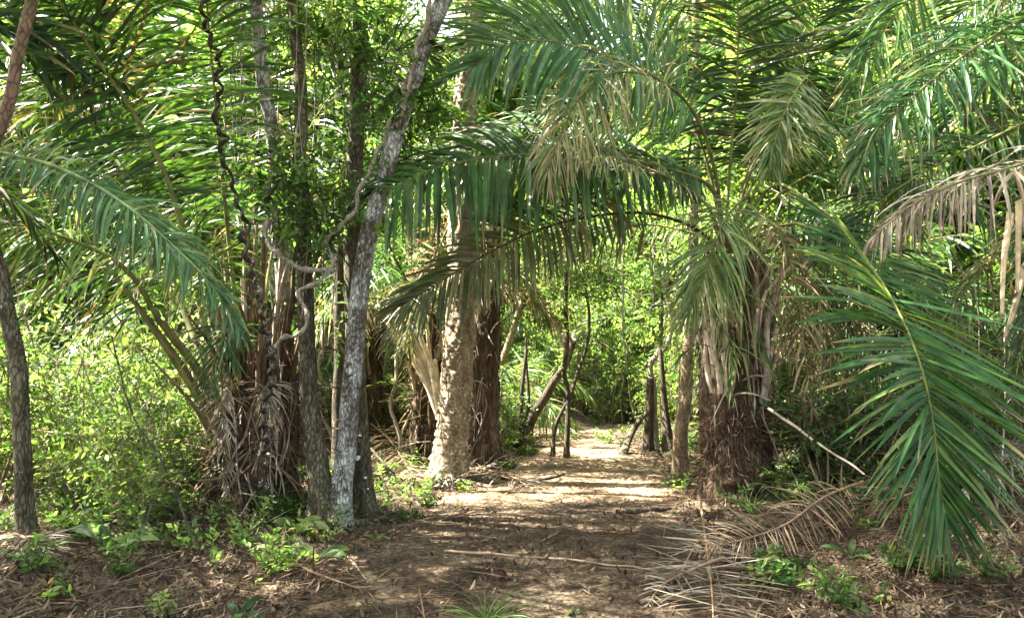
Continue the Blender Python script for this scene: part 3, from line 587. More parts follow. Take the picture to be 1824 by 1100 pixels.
for (x0, y0, x1, y1, r) in [(400, 790, 240, 535, .034), (405, 740, 290, 570, .03), (420, 700, 335, 560, .026), (385, 800, 330, 700, .03), (430, 680, 375, 540, .024), (445, 660, 420, 520, .022), (395, 820, 270, 640, .026), (460, 680, 465, 520, .022), (480, 700, 505, 540, .022)]:
    petiole(E, at(x0, y0, 7.25), at(x1, y1, 6.75), r * .62, (.17, .13, .07), 'leaf_stalk', .06)
CE = (430, 700, 7.6)
EF = [
 ([(400, 760, 7.4), (350, 660, 7.2), (290, 580, 6.9), (225, 480, 6.6), (120, 425, 6.3), (0, 398, 6.1), (-120, 420, 6)], dict(n=80, L=.62, W=.024, hang=1.4, pal='mid', u0=.4, r0=.042, up=(0, -.8, .8), keep=.8)),
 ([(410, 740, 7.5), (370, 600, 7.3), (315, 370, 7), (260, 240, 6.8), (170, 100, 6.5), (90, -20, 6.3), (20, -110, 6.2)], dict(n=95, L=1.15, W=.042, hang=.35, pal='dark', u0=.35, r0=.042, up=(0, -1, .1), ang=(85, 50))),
 ([(440, 700, 7.6), (415, 500, 7.5), (395, 300, 7.3), (378, 120, 7.1), (365, -30, 6.9), (355, -140, 6.8)], dict(n=95, L=1.1, W=.042, hang=.6, pal='green', u0=.3, r0=.03, up=(0, -1, .1), ang=(85, 50))),
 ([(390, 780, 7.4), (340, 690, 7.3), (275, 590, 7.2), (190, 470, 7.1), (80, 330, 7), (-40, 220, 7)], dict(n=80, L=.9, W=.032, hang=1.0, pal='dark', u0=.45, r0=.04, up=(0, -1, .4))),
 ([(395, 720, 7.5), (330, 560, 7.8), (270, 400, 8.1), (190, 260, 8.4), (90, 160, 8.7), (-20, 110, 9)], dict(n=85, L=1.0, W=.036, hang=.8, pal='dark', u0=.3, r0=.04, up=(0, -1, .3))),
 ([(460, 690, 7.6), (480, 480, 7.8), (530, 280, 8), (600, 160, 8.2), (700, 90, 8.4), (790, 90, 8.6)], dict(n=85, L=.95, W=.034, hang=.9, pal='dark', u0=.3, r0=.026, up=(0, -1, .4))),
 ([(470, 690, 7.7), (510, 500, 8), (570, 350, 8.3), (650, 280, 8.6), (740, 290, 8.8)], dict(n=80, L=.95, W=.034, hang=1.1, pal='green', u0=.3, r0=.026, up=(0, -1, .4))),
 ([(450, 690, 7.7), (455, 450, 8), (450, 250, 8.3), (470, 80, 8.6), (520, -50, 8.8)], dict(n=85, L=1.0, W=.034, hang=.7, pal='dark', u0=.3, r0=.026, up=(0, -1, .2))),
 ([(430, 700, 7.6), (400, 560, 7.2), (380, 480, 6.9), (330, 430, 6.6), (270, 430, 6.4)], dict(n=55, L=.6, W=.024, hang=1.5, pal='mid', u0=.3, r0=.02)),
 ([(450, 700, 7.6), (430, 620, 7.2), (415, 580, 7.0), (390, 620, 6.9), (370, 690, 6.9)], dict(n=50, L=.5, W=.02, hang=1.2, pal='green', u0=.3, r0=.02)),
 ([(440, 740, 7.4), (410, 690, 7.1), (395, 700, 7.0), (400, 780, 7.0), (405, 880, 7.05)], dict(n=60, L=.28, W=.013, hang=1.0, pal='grey', u0=.2, r0=.012, mat=M_DEAD, label='grey withered frond hanging down the trunk')),
 ([(460, 760, 7.3), (470, 700, 7.1), (475, 690, 7.0), (482, 720, 7.0), (488, 790, 7.05)], dict(n=50, L=.28, W=.013, hang=1.1, pal='grey', u0=.2, r0=.012, mat=M_DEAD)),
]
for pts, kw in EF:
    if kw['n'] > 60 and kw.get('mat') is None: kw = dict(kw, n=int(kw['n'] * 1.15), W=kw['W'] * .86)
    frond(E, pp(pts), **kw)

# tall knobbly palm in the middle and its neighbours
bF = rootpt(800, 858, 9.6); Fp = thing('oil_palm', 'tall knobbly sunlit palm trunk left of the path', 'palm', bF)
mb = MB(); PF = trunk(mb, [bF] + pp([(806, 780, 9.6), (814, 680, 9.6), (820, 560, 9.6), (822, 400, 9.7), (828, 200, 9.8), (842, 20, 9.9), (850, -150, 10), (852, -300, 10)]), .205, .12, 56, .018, boot_disp(.24, 9, .10, 4), .45)
part('trunk', mb, M_PTRUNK, Fp, True)
mb = MB(); nr = 260; th = R.uniform(0, 2 * np.pi, nr); d_ = np.stack([np.cos(th), np.sin(th), th * 0 + .1], -1)
ribbons(mb, bF + [0, 0, .12] + d_ * .22, d_, R.uniform(.15, .6, nr), .014, .8, norm(R.normal(0, .3, (nr, 3)) + UP), pick('grey', nr), 'strand', 0, 5, curl=.5); part('roots', mb, M_DEAD, Fp); roots(Fp, bF, .2, 6, .6, M_PTRUNK)
for k in range(8):
    az = k * 2.399; frond(Fp, arc_pts(PF[-1], az, R.uniform(.1, 1.0), 3.6, 1.5), n=60, L=.75, W=.04, hang=.9, pal='green', up=(0, 0, 1))
def shaggy_palm(label, px, py, d, top, r0, r1, nb, pal='tan', pets=0, mat=None, fr=(), cat='palm', bootL=.2, lean=0):
    b0 = rootpt(px, py, d); t = thing('oil_palm', label, cat, b0); tp = at(top[0], top[1], d)
    mb = MB(); P = trunk(mb, [b0, (b0 + tp) / 2 + [lean, 0, 0], tp], r0, r1, 28, .035, bark_disp(.2, 5, 4, int(R.integers(99)), .15), .3); part('trunk', mb, mat or M_FIBRE, t, True)
    mb = MB(); boots(mb, P, r0, nb, bootL, .07, .3, pal); strands(mb, b0, int(nb * 2.2), r0 * 1.1, b0[2] + .2, tp[2], .5, .014, pal, .9, .25, .3); part('leaf_bases', mb, M_DEAD, t)
    for k in range(pets):
        th = R.uniform(-math.pi * 1.1, .1); z0 = R.uniform(.4, .8) * tp[2]; a = np.array([b0[0] + math.cos(th) * r0, b0[1] + math.sin(th) * r0, z0]); petiole(t, a, a + [math.cos(th) * .2, math.sin(th) * .2, R.uniform(.4, .9)], .02)
    for pts, kw in fr: frond(t, pts, **kw)
    return t, tp
t, tp = shaggy_palm('fibrous brown palm trunk close behind the knobbly trunk', 858, 825, 10.9, (868, 330), .22, .17, 130, 'grey', 10)
for k in range(9):
    frond(t, arc_pts(tp, k * 2.399, R.uniform(.3, 1.1), 2.6, 1.6), n=55, L=.6, W=.035, hang=1.1, pal='green' if k % 3 else 'olive', up=(0, 0, 1))
t, tp = shaggy_palm('stout palm left of the knobbly trunk with pale old stalks fanning out', 762, 818, 11.2, (758, 560), .24, .2, 120, 'tan', 4)
for (x0, y0, x1, y1, r) in [(785, 745, 700, 545, .04), (783, 740, 745, 590, .035), (780, 720, 690, 575, .03), (790, 760, 775, 640, .03), (778, 700, 720, 560, .02), (788, 690, 790, 590, .025), (775, 690, 760, 560, .02), (770, 690, 735, 540, .02)]:
    petiole(t, at(x0, y0, 9.95), at(x1, y1, 9.7), r, (.62, .52, .36))
for k in range(14):
    frond(t, arc_pts(tp, k * 2.399 + .5, R.uniform(.2, 1.2), 2.6, 1.7), n=50, L=.65, W=.032, hang=1.2, pal=['green', 'olive', 'tan'][k % 3], up=(0, 0, 1), mat=M_DEAD if k % 3 == 2 else None)
t, tp = shaggy_palm('thin dark palm trunk with dead leaf skirt seen right of the silver stem', 662, 775, 13.5, (668, 560), .14, .16, 90, 'brown', 6)
for k in range(15):
    frond(t, arc_pts(tp, k * 2.399 + .5, R.uniform(-.5, 1.1), 2.4, 1.8), n=45, L=.6, W=.03, hang=1.3, pal=['green', 'tan', 'olive'][k % 3], up=(0, 0, 1), mat=M_DEAD if k % 3 == 1 else None)

# palms standing outside the frame whose fronds reach in
bL = np.array([-6.4, 5.2, gz(-6.4, 5.2)]); Lp = thing('oil_palm', 'palm beyond the left edge sending a pale green frond into view', 'palm', bL)
mb = MB(); PL = trunk(mb, [bL, bL + [0, 0, 1.2], bL + [0.1, 0, 2.2]], .26, .22, 24, .05, boot_disp(.3, 7, .12, 5), .2); part('trunk', mb, M_FIBRE, Lp, True)
frond(Lp, [PL[-1]] + pp([(-240, 300, 5.1), (-60, 270, 5), (60, 285, 4.9), (150, 320, 4.85), (230, 370, 4.8), (300, 430, 4.8), (370, 500, 4.8), (430, 590, 4.85)]), n=135, L=.41, W=.02, hang=1.3, pal='fresh', u0=.28, up=(0, -.8, .9), multi=25, rcol=(.22, .28, .12))
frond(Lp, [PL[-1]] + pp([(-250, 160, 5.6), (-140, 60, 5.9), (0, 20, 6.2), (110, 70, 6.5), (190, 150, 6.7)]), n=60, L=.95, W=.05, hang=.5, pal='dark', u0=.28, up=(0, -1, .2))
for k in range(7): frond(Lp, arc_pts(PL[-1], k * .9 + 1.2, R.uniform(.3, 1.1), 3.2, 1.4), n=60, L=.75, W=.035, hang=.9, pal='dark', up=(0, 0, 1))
bR = np.array([6.6, 7.2, gz(6.6, 7.2)]); Rp = thing('oil_palm', 'palm beyond the right edge with blue-green and dead brown fronds hanging in', 'palm', bR)
mb = MB(); PR = trunk(mb, [bR, bR + [0, 0, 1.8], bR + [0, 0, 3.3]], .28, .22, 24, .05, boot_disp(.3, 7, .12, 6), .2); part('trunk', mb, M_FIBRE, Rp, True)
RF = [
 ([(1990, -60, 7.6), (1880, -60, 7.8), (1760, -10, 8), (1660, 70, 8.1), (1600, 170, 8.2)], dict(n=80, L=.85, W=.036, hang=1.0, pal='dark', u0=.1, up=(0, -1, .5))),
 ([(1990, 60, 6.9), (1900, 60, 6.9), (1800, 110, 7), (1710, 190, 7.1), (1650, 280, 7.2)], dict(n=80, L=.8, W=.036, hang=1.1, pal='blue', u0=.1, up=(0, -1, .5))),
 ([(1980, -20, 7), (1850, 20, 6.7), (1730, 90, 6.5), (1640, 160, 6.4), (1570, 230, 6.3), (1530, 300, 6.3)], dict(n=95, L=.8, W=.036, hang=1.1, pal='blue', u0=.1, up=(0, -1, .6))),
 ([(2000, 120, 7), (1880, 190, 6.8), (1760, 250, 6.7), (1640, 310, 6.6), (1540, 380, 6.6), (1470, 450, 6.6)], dict(n=85, L=.75, W=.032, hang=1.0, pal='dark', u0=.1, up=(0, -1, .6))),
 ([(2000, 250, 6.4), (1900, 270, 6.1), (1800, 298, 5.9), (1700, 328, 5.8), (1620, 368, 5.8), (1560, 420, 5.8)], dict(n=80, L=.62, W=.02, hang=2.2, pal='grey', u0=.1, up=(0, -.8, .8), mat=M_DEAD, label='dead tan frond with hanging leaflets')),
 ([(1990, 0, 7), (1900, -120, 7), (1780, -120, 7), (1660, -40, 7), (1570, 60, 7), (1510, 170, 7)], dict(n=95, L=.8, W=.036, hang=1.1, pal='green', u0=.2, up=(0, -1, .6))),
 ([(2000, 200, 7), (1940, 330, 6.8), (1880, 450, 6.7), (1830, 580, 6.6), (1800, 720, 6.6)], dict(n=80, L=.7, W=.03, hang=1.2, pal='dark', u0=.1, up=(0, -1, .6))),
 ([(2000, 260, 7.3), (1900, 350, 7.4), (1800, 430, 7.5), (1720, 520, 7.5), (1680, 620, 7.5)], dict(n=75, L=.65, W=.026, hang=1.5, pal='olive', u0=.1, up=(0, -1, .6))),
 ([(1980, 120, 7.4), (1860, 90, 7.8), (1740, 110, 8.2), (1620, 170, 8.5), (1540, 250, 8.7)], dict(n=85, L=.8, W=.034, hang=1.0, pal='blue', u0=.1, up=(0, -1, .6))),
]
for pts, kw in RF:
    if kw['n'] > 60 and kw.get('mat') is None: kw = dict(kw, n=int(kw['n'] * 1.15), W=kw['W'] * .86)
    frond(Rp, [PR[-1]] + pp(pts), **kw)
for (x0, y0, x1, y1) in [(1800, 380, 1785, 560), (1824, 480, 1790, 600), (1815, 360, 1812, 520)]:
    petiole(Rp, at(x0, y0, 6.6), at(x1, y1, 6.5), .022, (.6, .48, .3), sag=0)
for k in range(5): frond(Rp, arc_pts(PR[-1], k * 1.1 - 1, R.uniform(.4, 1.2), 3.2, 1.3), n=60, L=.75, W=.035, hang=.9, pal='dark', up=(0, 0, 1))

# generic palms further off: one of each kind, then copies
def make_palm(label, h, nf, pal, dead=3, Lf=2.8):
    t = thing('oil_palm', label, 'palm', (0, 0, 0), 'palms deeper in the forest'); mb = MB()
    P = trunk(mb, [(0, 0, -.1), (.05, 0, h * .5), (0, .03, h)], .22, .19, 20, .06, bark_disp(.2, 5, 4, 3, .15), .2); part('trunk', mb, M_FIBRE, t, True)
    mb = MB(); boots(mb, P, .24, 90, .26, .09, .35, 'tan'); strands(mb, (0, 0), 200, .25, .3, h, .5, .02, 'tan', 1, .3, .3); part('leaf_bases', mb, M_DEAD, t)
    for k in range(nf): frond(t, arc_pts((0, 0, h), k * 2.399, .15 + 1.15 * k / nf, Lf, 1.3), n=42, L=.7, W=.045, hang=.9, pal=pal, up=(0, 0, 1), seg=3, fold=0)
    for k in range(dead): frond(t, arc_pts((0, 0, h), k * 2.1 + .4, -.3, Lf * .7, 2.2), n=36, L=.5, W=.03, hang=1.4, pal='tan', up=(0, 0, 1), seg=3, fold=0, mat=M_DEAD)
    return t
pa = make_palm('palm with drooping green fronds in the forest beyond the path', 2.0, 17, 'green')
pb = make_palm('low stemless palm with upright fronds among the shrubs', .35, 13, 'mid', 1, 2.2)
spots = [(0, 'x', 1043, 742, 27.5, 'small palm with dark trunk at the far end of the path'), (0, 'x', 1092, 742, 29, 'pale-trunked palm right of the dark-trunked one at the far path end'),
         (0, 'x', 1150, 745, 25.5, 'palm with hanging dead leaves at the far right of the path'), (0, 'x', 1500, 800, 11.8, 'shaded palm in the thicket behind the right palm'),
         (0, 'x', 1690, 800, 12.5, 'shaded palm behind the big drooping frond'), (0, 'x', 160, 760, 14.5, 'palm behind the bright shrubs on the left'),
         (0, 'x', 330, 760, 12, 'palm showing between the bright shrubs and the left palm clump'), (1, 'x', 893, 770, 15.5, 'upright young palm behind the crooked dark tree'), (1, 'x', 720, 780, 15.5, 'low palm behind the stout palm'),
         (1, 'x', 1380, 780, 14, 'low palm behind the shaggy right trunk'), (0, 'x', 820, 740, 20, 'palm behind the tan leaning stem left of the path'), (0, 'x', 560, 740, 17, 'palm glimpsed between the twin silver stems'),
         (0, 'x', 930, 720, 29, 'distant palm closing the view up the path'), (0, 'x', 1230, 735, 24, 'distant palm behind the tan blotched trunk')]
ia = ib = 0
for kind, _, px, py, d, lab in spots:
    if kind == 0: t = pa if ia == 0 else copy_tree(pa); ia += 1
    else: t = pb if ib == 0 else copy_tree(pb); ib += 1
    p = rootpt(px, py, d); t.location = tuple(p); t.rotation_euler[2] = R.uniform(0, 6.28); s = R.uniform(.85, 1.2) * (.72 if d > 25 else 1); t.scale = (s, s, s); t['label'] = lab

# ------------------------------------------------------------------ lianas and vines
def liana(label, pts, r, mat, twist=0, wob=.05, strands_=1, pitch=.16, step=.015, sides=8, name='liana', f=5.):
    L = arclen(np.array(pp(pts)))[-1]; P = catmull(pp(pts), max(20, int(L / step))); s = arclen(P); sd = int(R.integers(9999))
    P = P + np.stack([fbm(np.stack([s * f, s * 0 + k * 7, s * 0], -1), sd + k, 2) - .5 for k in range(3)], -1) * wob * 2
    T, A, B = frames(P); mb = MB()
    for k in range(strands_):
        a = s * 2 * np.pi / pitch + k * 2 * np.pi / strands_ + 2 * fbm(np.stack([s * 2, s * 0, s * 0], -1), sd, 2)
        tw = twist * (.35 + 1.3 * fbm(np.stack([s * 3, s * 0 + 9, s * 0], -1), sd + 5, 2))[:, None] if twist else 0
        Q = P + (A * np.cos(a)[:, None] + B * np.sin(a)[:, None]) * tw
        tube(mb, Q, r * (1 + .25 * np.sin(s * 37 + k)), sides, (1, 1, 1), lambda TH, S, PP: .3 * (vnoise(np.stack([np.cos(TH) * 1.5, np.sin(TH) * 1.5, S * 30], -1), 3) - .5))
    return solo(name, mb, mat, np.array(P[-1]), label, 'vine', smooth=True)
liana('dark corkscrew liana hanging left of the slim lichen-covered tree', [(362, -120, 6.6), (366, 0, 6.6), (368, 50, 6.6), (392, 130, 6.6), (386, 200, 6.6), (404, 280, 6.6), (418, 350, 6.6), (436, 420, 6.6)], .017, M_VINED, .022, .05, 1, .17)
liana('thick knotted liana with pale edges hanging in front of the left palm', [(436, 415, 6.6), (446, 470, 6.6), (462, 530, 6.6), (474, 590, 6.6), (486, 640, 6.65), (478, 700, 6.8), (470, 800, 7), (468, 900, 7.1)], .021, M_VINEM, .03, .03, 1, .14)
liana('pale wavy liana draped from the leaning silver stem down to the left palm', [(728, 150, 6.88), (700, 210, 6.86), (668, 280, 6.85), (642, 330, 6.85), (636, 375, 6.85), (596, 405, 6.8), (580, 432, 6.8), (594, 468, 6.8), (568, 500, 6.8), (538, 520, 6.75), (548, 560, 6.7), (535, 592, 6.7), (500, 605, 6.65), (486, 622, 6.6)], .019, M_VINE, 0, .05)
liana('sagging pale loop of liana in front of the twin-stemmed tree', [(486, 300, 6.9), (474, 380, 6.9), (476, 430, 6.85), (510, 465, 6.8), (550, 482, 6.8), (592, 486, 6.8)], .024, M_VINE, 0, .04)
liana('thin vine looping over the upper left palm fronds', [(410, 20, 7), (420, 120, 7), (405, 200, 7), (440, 240, 6.9), (430, 180, 6.9), (435, 60, 6.9), (430, 40, 6.9), (415, 60, 6.9)], .006, M_VINE, 0, .06)
liana('grey root climbing along the upper silver stem', [(775, -20, 6.88), (752, 60, 6.88), (738, 110, 6.87), (722, 170, 6.87), (708, 205, 6.87)], .022, M_VINE, 0, .04)
GR = 'thin vines hanging down among the trunks'
def hang(px, y0, y1, d, r=.004, lab=None, dx=0):
    pts = [(px, y0, d), (px + dx * .4 + rnd.uniform(-8, 8), y0 * .66 + y1 * .34, d), (px + dx * .8 + rnd.uniform(-8, 8), y0 * .33 + y1 * .67, d), (px + dx, y1, d)]
    o = liana(lab or 'thin bare vine hanging straight down among the trunks', pts, r, M_VINE if rnd.random() < .6 else M_VINED, 0, .03, step=.04, sides=4, name='hanging_vine', f=2); o['group'] = GR
for px, y0, y1, d in [(405, -20, 300, 7.3), (425, -20, 340, 7.4), (440, 30, 320, 7.2), (460, 60, 420, 7.3), (415, 60, 260, 7.1), (503, -10, 600, 7.3), (517, -10, 800, 7.3), (528, -20, 560, 6.95), (548, -20, 420, 6.95), (562, 40, 560, 7.4), (575, 100, 700, 7.8), (590, -20, 640, 8.4), (615, 30, 300, 7.4), (655, 40, 260, 7.6),
                      (1105, 380, 640, 9), (1165, 360, 560, 8.8), (1178, 350, 600, 8.9), (1186, 400, 700, 9.5), (1080, 440, 700, 13), (1002, 420, 650, 11), (480, 300, 860, 7.1), (468, 560, 900, 7.0), (414, 560, 880, 7.0), (350, 500, 800, 9), (230, 420, 760, 9), (120, 440, 800, 8.5),
                      (1560, 560, 880, 7.6), (1600, 520, 870, 7.9), (1500, 560, 840, 7.9), (1760, 480, 900, 6.6), (1740, 500, 880, 7.2), (1460, 540, 820, 8.2), (1790, 560, 900, 6.8)]:
    hang(px, y0, y1, d, R.uniform(.004, .009), None, R.uniform(-25, 25))

def leafy_climber(label, clumps, d, pal='mid', n=70, ll=.10, lw=.045, r=.28):
    org = at(clumps[0][0], clumps[0][1], d); t = thing('climbing_vine', label, 'climbing plant', org)
    lb, wb = MB(), MB()
    for (px, py) in clumps:
        O, D = blob(n, at(px, py, d), (r, r * .7, r)); twigs(lb, wb, O, norm(D + [0, -.3, -.2]), R.uniform(.12, .35, n), 7, ll, lw, pal)
    P = catmull([at(px, py, d) for px, py in clumps], 40); tube(wb, P, .008, 5, (.2, .16, .1))
    part('stems', wb, M_WOOD, t); part('leaves', lb, M_LEAF, t); return t
leafy_climber('leafy creeper wrapped round the shaded stem above the liana loop', [(480, 290), (500, 330), (540, 340), (565, 370), (520, 300), (540, 400), (575, 390)], 6.95, 'mid', 26)
leafy_climber('small-leaved creeper high on the dark stem at the top left', [(545, 20), (560, 60), (585, 110), (600, 40), (640, 20), (660, 60)], 7.3, 'mid', 32)
leafy_climber('green creeper hanging from the upper silver stem', [(700, 200), (710, 140), (730, 180), (690, 250), (740, 120)], 7.1, 'green', 26, .12, .03)
leafy_climber('leafy creeper growing between the twin stems and the lichen-spotted tree', [(590, 300), (600, 350), (640, 230), (620, 270), (590, 560)], 7.7, 'mid', 26)
leafy_climber('yellow-green climber lit by the sun beside the leaning silver stem', [(760, 150), (770, 190), (750, 230), (720, 60), (700, 20)], 9.2, 'lime', 40)

# ------------------------------------------------------------------ shrubs and background trees
def make_shrub(label, cat, h, rad, pal, nst, ntw, nl, ll, lw, grp, wood=(.2, .16, .10), seg=2):
    t = thing('shrub', label, cat, (0, 0, 0), grp); lb, wb = MB(), MB()
    for k in range(nst):
        az = R.uniform(0, 6.28); o = R.uniform(.2, 1) * rad; e = np.array([math.cos(az) * o, math.sin(az) * o, h * R.uniform(.6, 1.05)]); s0 = np.array([math.cos(az) * .08, math.sin(az) * .08, -.05])
        P = catmull([s0, (s0 + e) / 2 + R.normal(0, .12, 3) + UP * .1, e], 16); tube(wb, P, np.linspace(.016, .005, 16), 5, wood)
        u = R.uniform(.25, 1, ntw); x = u * 15; O = np.stack([np.interp(x, np.arange(16), P[:, c]) for c in range(3)], -1)
        D = R.normal(0, 1, (ntw, 3)) * [1, 1, .45] + [0, 0, .15]
        twigs(lb, wb, O, norm(D), R.uniform(.25, .65, ntw) * (.6 + .25 * h), nl, ll, lw, pal, wood, seg=seg)
    part('stems', wb, M_WOOD, t); part('foliage', lb, M_LEAF, t); return t
def make_bgtree(label, h, pal, ncl, spread, grp, ll=.13, lw=.07, tw=42, low=.12):
    t = thing('forest_tree', label, 'tree', (0, 0, 0), grp); mb = MB()
    P = trunk(mb, [(0, 0, -.1), (R.normal(0, .2), R.normal(0, .2), h * .3), (R.normal(0, .3), R.normal(0, .3), h * .65), (R.normal(0, .4), 0, h * .95)], R.uniform(.06, .13), .03, 12, .12, bark_disp(.08, 5, 2, 3, .1), .3, wob=.15)
    part('trunk', mb, M_GREY if R.random() < .6 else M_DARKB, t, True)
    cl = []; lb, wb = MB(), MB()
    for k in range(ncl):
        z = h * (low + (1 - low) * R.random() ** .8); a = R.uniform(0, 6.28); o = spread * R.uniform(.15, 1) * (.6 + .4 * math.sin(math.pi * z / h)); c = np.array([math.cos(a) * o, math.sin(a) * o, z]); cl.append(c)
        i = min(len(P) - 1, int(max(0, z / h - .12) * len(P))); s = P[i]; tube(wb, catmull([s, (s + c) / 2 + UP * .1, c], 8), np.linspace(.02, .006, 8), 4, (.16, .13, .09))
    for c in cl:
        r = R.uniform(.35, .75); O, D = blob(tw, c, (r, r, r * .55)); twigs(lb, wb, O, norm(D * [1, 1, .4] + R.normal(0, .3, D.shape)), R.uniform(.25, .55, tw), 8, ll, lw, pal)
    part('branches', wb, M_WOOD, t); part('crown', lb, M_LEAF, t); return t
def scatter_copies(protos, places, used=None):
    used = {} if used is None else used
    for (k, x, y, s, lab) in places:
        p = protos[k]; t = copy_tree(p) if k in used else p; used[k] = 1
        t.location = (x, y, gz(x, y) - .03); t.rotation_euler = (R.normal(0, .05), R.normal(0, .05), R.uniform(0, 6.28)); t.scale = (s, s, s * R.uniform(.9, 1.15))
        if lab: t['label'] = lab

g1 = 'bright shrubs in the thicket left of the left palm'
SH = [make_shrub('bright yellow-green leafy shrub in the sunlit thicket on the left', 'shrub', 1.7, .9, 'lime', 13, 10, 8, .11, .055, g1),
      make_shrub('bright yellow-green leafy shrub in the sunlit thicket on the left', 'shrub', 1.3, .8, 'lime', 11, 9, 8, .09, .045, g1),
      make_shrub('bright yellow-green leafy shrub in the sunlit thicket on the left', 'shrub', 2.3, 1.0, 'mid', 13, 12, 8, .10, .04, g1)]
pl = []
for k in range(38):
    d = 6.9 + 7.2 * R.random() ** .85; px = R.uniform(-80, 390 if d > 8.3 else 330); x = (px - CX) / F_PX * d
    pl.append((int(R.choice(3, p=[.45, .35, .2])), x, d, R.uniform(.65, 1.1) * (.7 if d < 7.5 else 1), None))
for k in range(5):
    d = R.uniform(5.8, 7.0); pl.append((int(R.integers(2)), (R.uniform(100, 340) - CX) / F_PX * d, d, R.uniform(.42, .7), None))
scatter_copies(SH, pl)
g2 = 'dark shrubs in the shaded thicket right of the right palm'
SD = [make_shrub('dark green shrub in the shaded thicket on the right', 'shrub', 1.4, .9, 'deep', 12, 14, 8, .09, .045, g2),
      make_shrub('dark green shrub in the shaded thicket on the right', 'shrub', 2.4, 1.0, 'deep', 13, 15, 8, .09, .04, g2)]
pl = []
for k in range(26):
    d = 7.5 + 6 * R.random(); px = R.uniform(1440, 1900); pl.append((int(R.random() < .5), (px - CX) / F_PX * d, d, R.uniform(.6, 1.05), None))
scatter_copies(SD, pl)
g3 = 'green shrubs lining the far path'
SM = [make_shrub('green shrub growing along the far part of the path', 'shrub', 1.2, .7, 'mid', 12, 12, 8, .09, .045, g3),
      make_shrub('green shrub growing along the far part of the path', 'shrub', 2.1, .9, 'lime', 12, 14, 8, .09, .045, g3)]
pl = []
while len(pl) < 52:
    d = R.uniform(13, 30); px = R.uniform(640, 1260); x = (px - CX) / F_PX * d
    if abs(x - path_x(d)) < path_w(d) + .5: continue
    pl.append((int(R.random() < .4), x, d, R.uniform(.5, 1.1), None))
for k in range(30): pl.append((1, R.uniform(-5, 6), R.uniform(19.5, 28), R.uniform(.9, 1.7), None))
pl += [(1, 3.0, 21, 1.2, None), (1, 3.7, 23, 1.5, None), (0, 2.4, 22.5, 1.3, None), (1, 4.4, 25, 1.6, None), (1, 1.9, 26, 1.7, None), (1, 3.2, 26, 1.8, None), (0, 3.0, 19.5, 1.1, None), (1, 2.6, 28, 1.9, None)]
pl = [a for a in pl if abs(a[1] - path_x(a[2])) > path_w(a[2]) + .4 or a[2] > 24]
scatter_copies(SM, pl)
g4 = 'leafy trees filling the forest behind the path'
BT = [make_bgtree('leafy green tree standing in the forest behind the palms', 5.5, 'lime', 26, 1.8, g4, .17, .09, 40),
      make_bgtree('leafy green tree standing in the forest behind the palms', 4.6, 'mid', 24, 1.7, g4, .18, .10, 36),
      make_bgtree('leafy green tree standing in the forest behind the palms', 8, 'lime', 34, 2.1, g4, .2, .11, 38),
      make_bgtree('leafy green tree standing in the forest behind the palms', 6, 'lime', 26, 1.6, g4, .15, .07, 50)]
pl = []
while len(pl) < 70:
    d = R.uniform(13, 34); x = R.uniform(-.78, .78) * d
    if (-5.5 if d < 19 else -8.5) < x < 4.8 and 12 < d < 32: continue
    if any((x - a[1]) ** 2 + (d - a[2]) ** 2 < 1.7 for a in pl): continue
    kk = int(R.integers(4)); kk = 1 if (kk == 2 and -13 < x < 2 and d > 14) else kk
    pl.append((kk, x, d, R.uniform(.8, 1.2), None))
for k in range(12):
    d = R.uniform(15.5, 20); pl.append((2, R.uniform(-.74, -.5) * d, d, R.uniform(1.0, 1.25), None))
for k in range(8):
    d = R.uniform(17, 24); pl.append((2, R.uniform(.1, .6) * d, d, R.uniform(1.0, 1.25), None))
for k in range(17):
    d = R.uniform(31, 37); pl.append((2, R.uniform(-.68, .68) * d if k < 6 else R.uniform(-.12, .62) * d, d, R.uniform(1.7, 2.2), None))
for px in (430, 540, 640, 1560, 1800):
    d = R.uniform(19, 24); pl.append((2, (px - CX) / F_PX * d, d, R.uniform(1.35, 1.6), None))
for x, d in [(-3.5, 33), (.8, 34), (4.6, 34), (-1, 35)]: pl.append((int(R.integers(4)), x, d, 1.1, None))
scatter_copies(BT, pl)
g5 = 'bare thin stems standing between the trees'
ST = []
for k in range(3):
    t = thing('thin_stem', 'thin bare stem standing straight in the thicket', 'sapling', (0, 0, 0), g5); mb = MB()
    P = trunk(mb, [(0, 0, -.1), (R.normal(0, .15), R.normal(0, .1), 1.6), (R.normal(0, .3), R.normal(0, .2), 3.4), (R.normal(0, .5), 0, 5.5)], .024, .012, 6, .1, None, 0, (1, 1, 1), .3); part('trunk', mb, M_VINE if k else M_GREY, t, True)
    lb, wb = MB(), MB(); O = P[R.integers(10, len(P), 26)]; twigs(lb, wb, O, norm(R.normal(0, 1, (26, 3)) * [1, 1, .4]), R.uniform(.2, .5, 26), 6, .11, .05, 'mid'); part('branches', wb, M_WOOD, t); part('leaves', lb, M_LEAF, t)
    ST.append(t)
pl = []
while len(pl) < 70:
    d = R.uniform(9, 22); x = R.uniform(-.72, .72) * d
    if abs(x - path_x(d)) < path_w(d) + .4: continue
    pl.append((int(R.integers(3)), x, d, R.uniform(.8, 1.2), None))
scatter_copies(ST, pl)
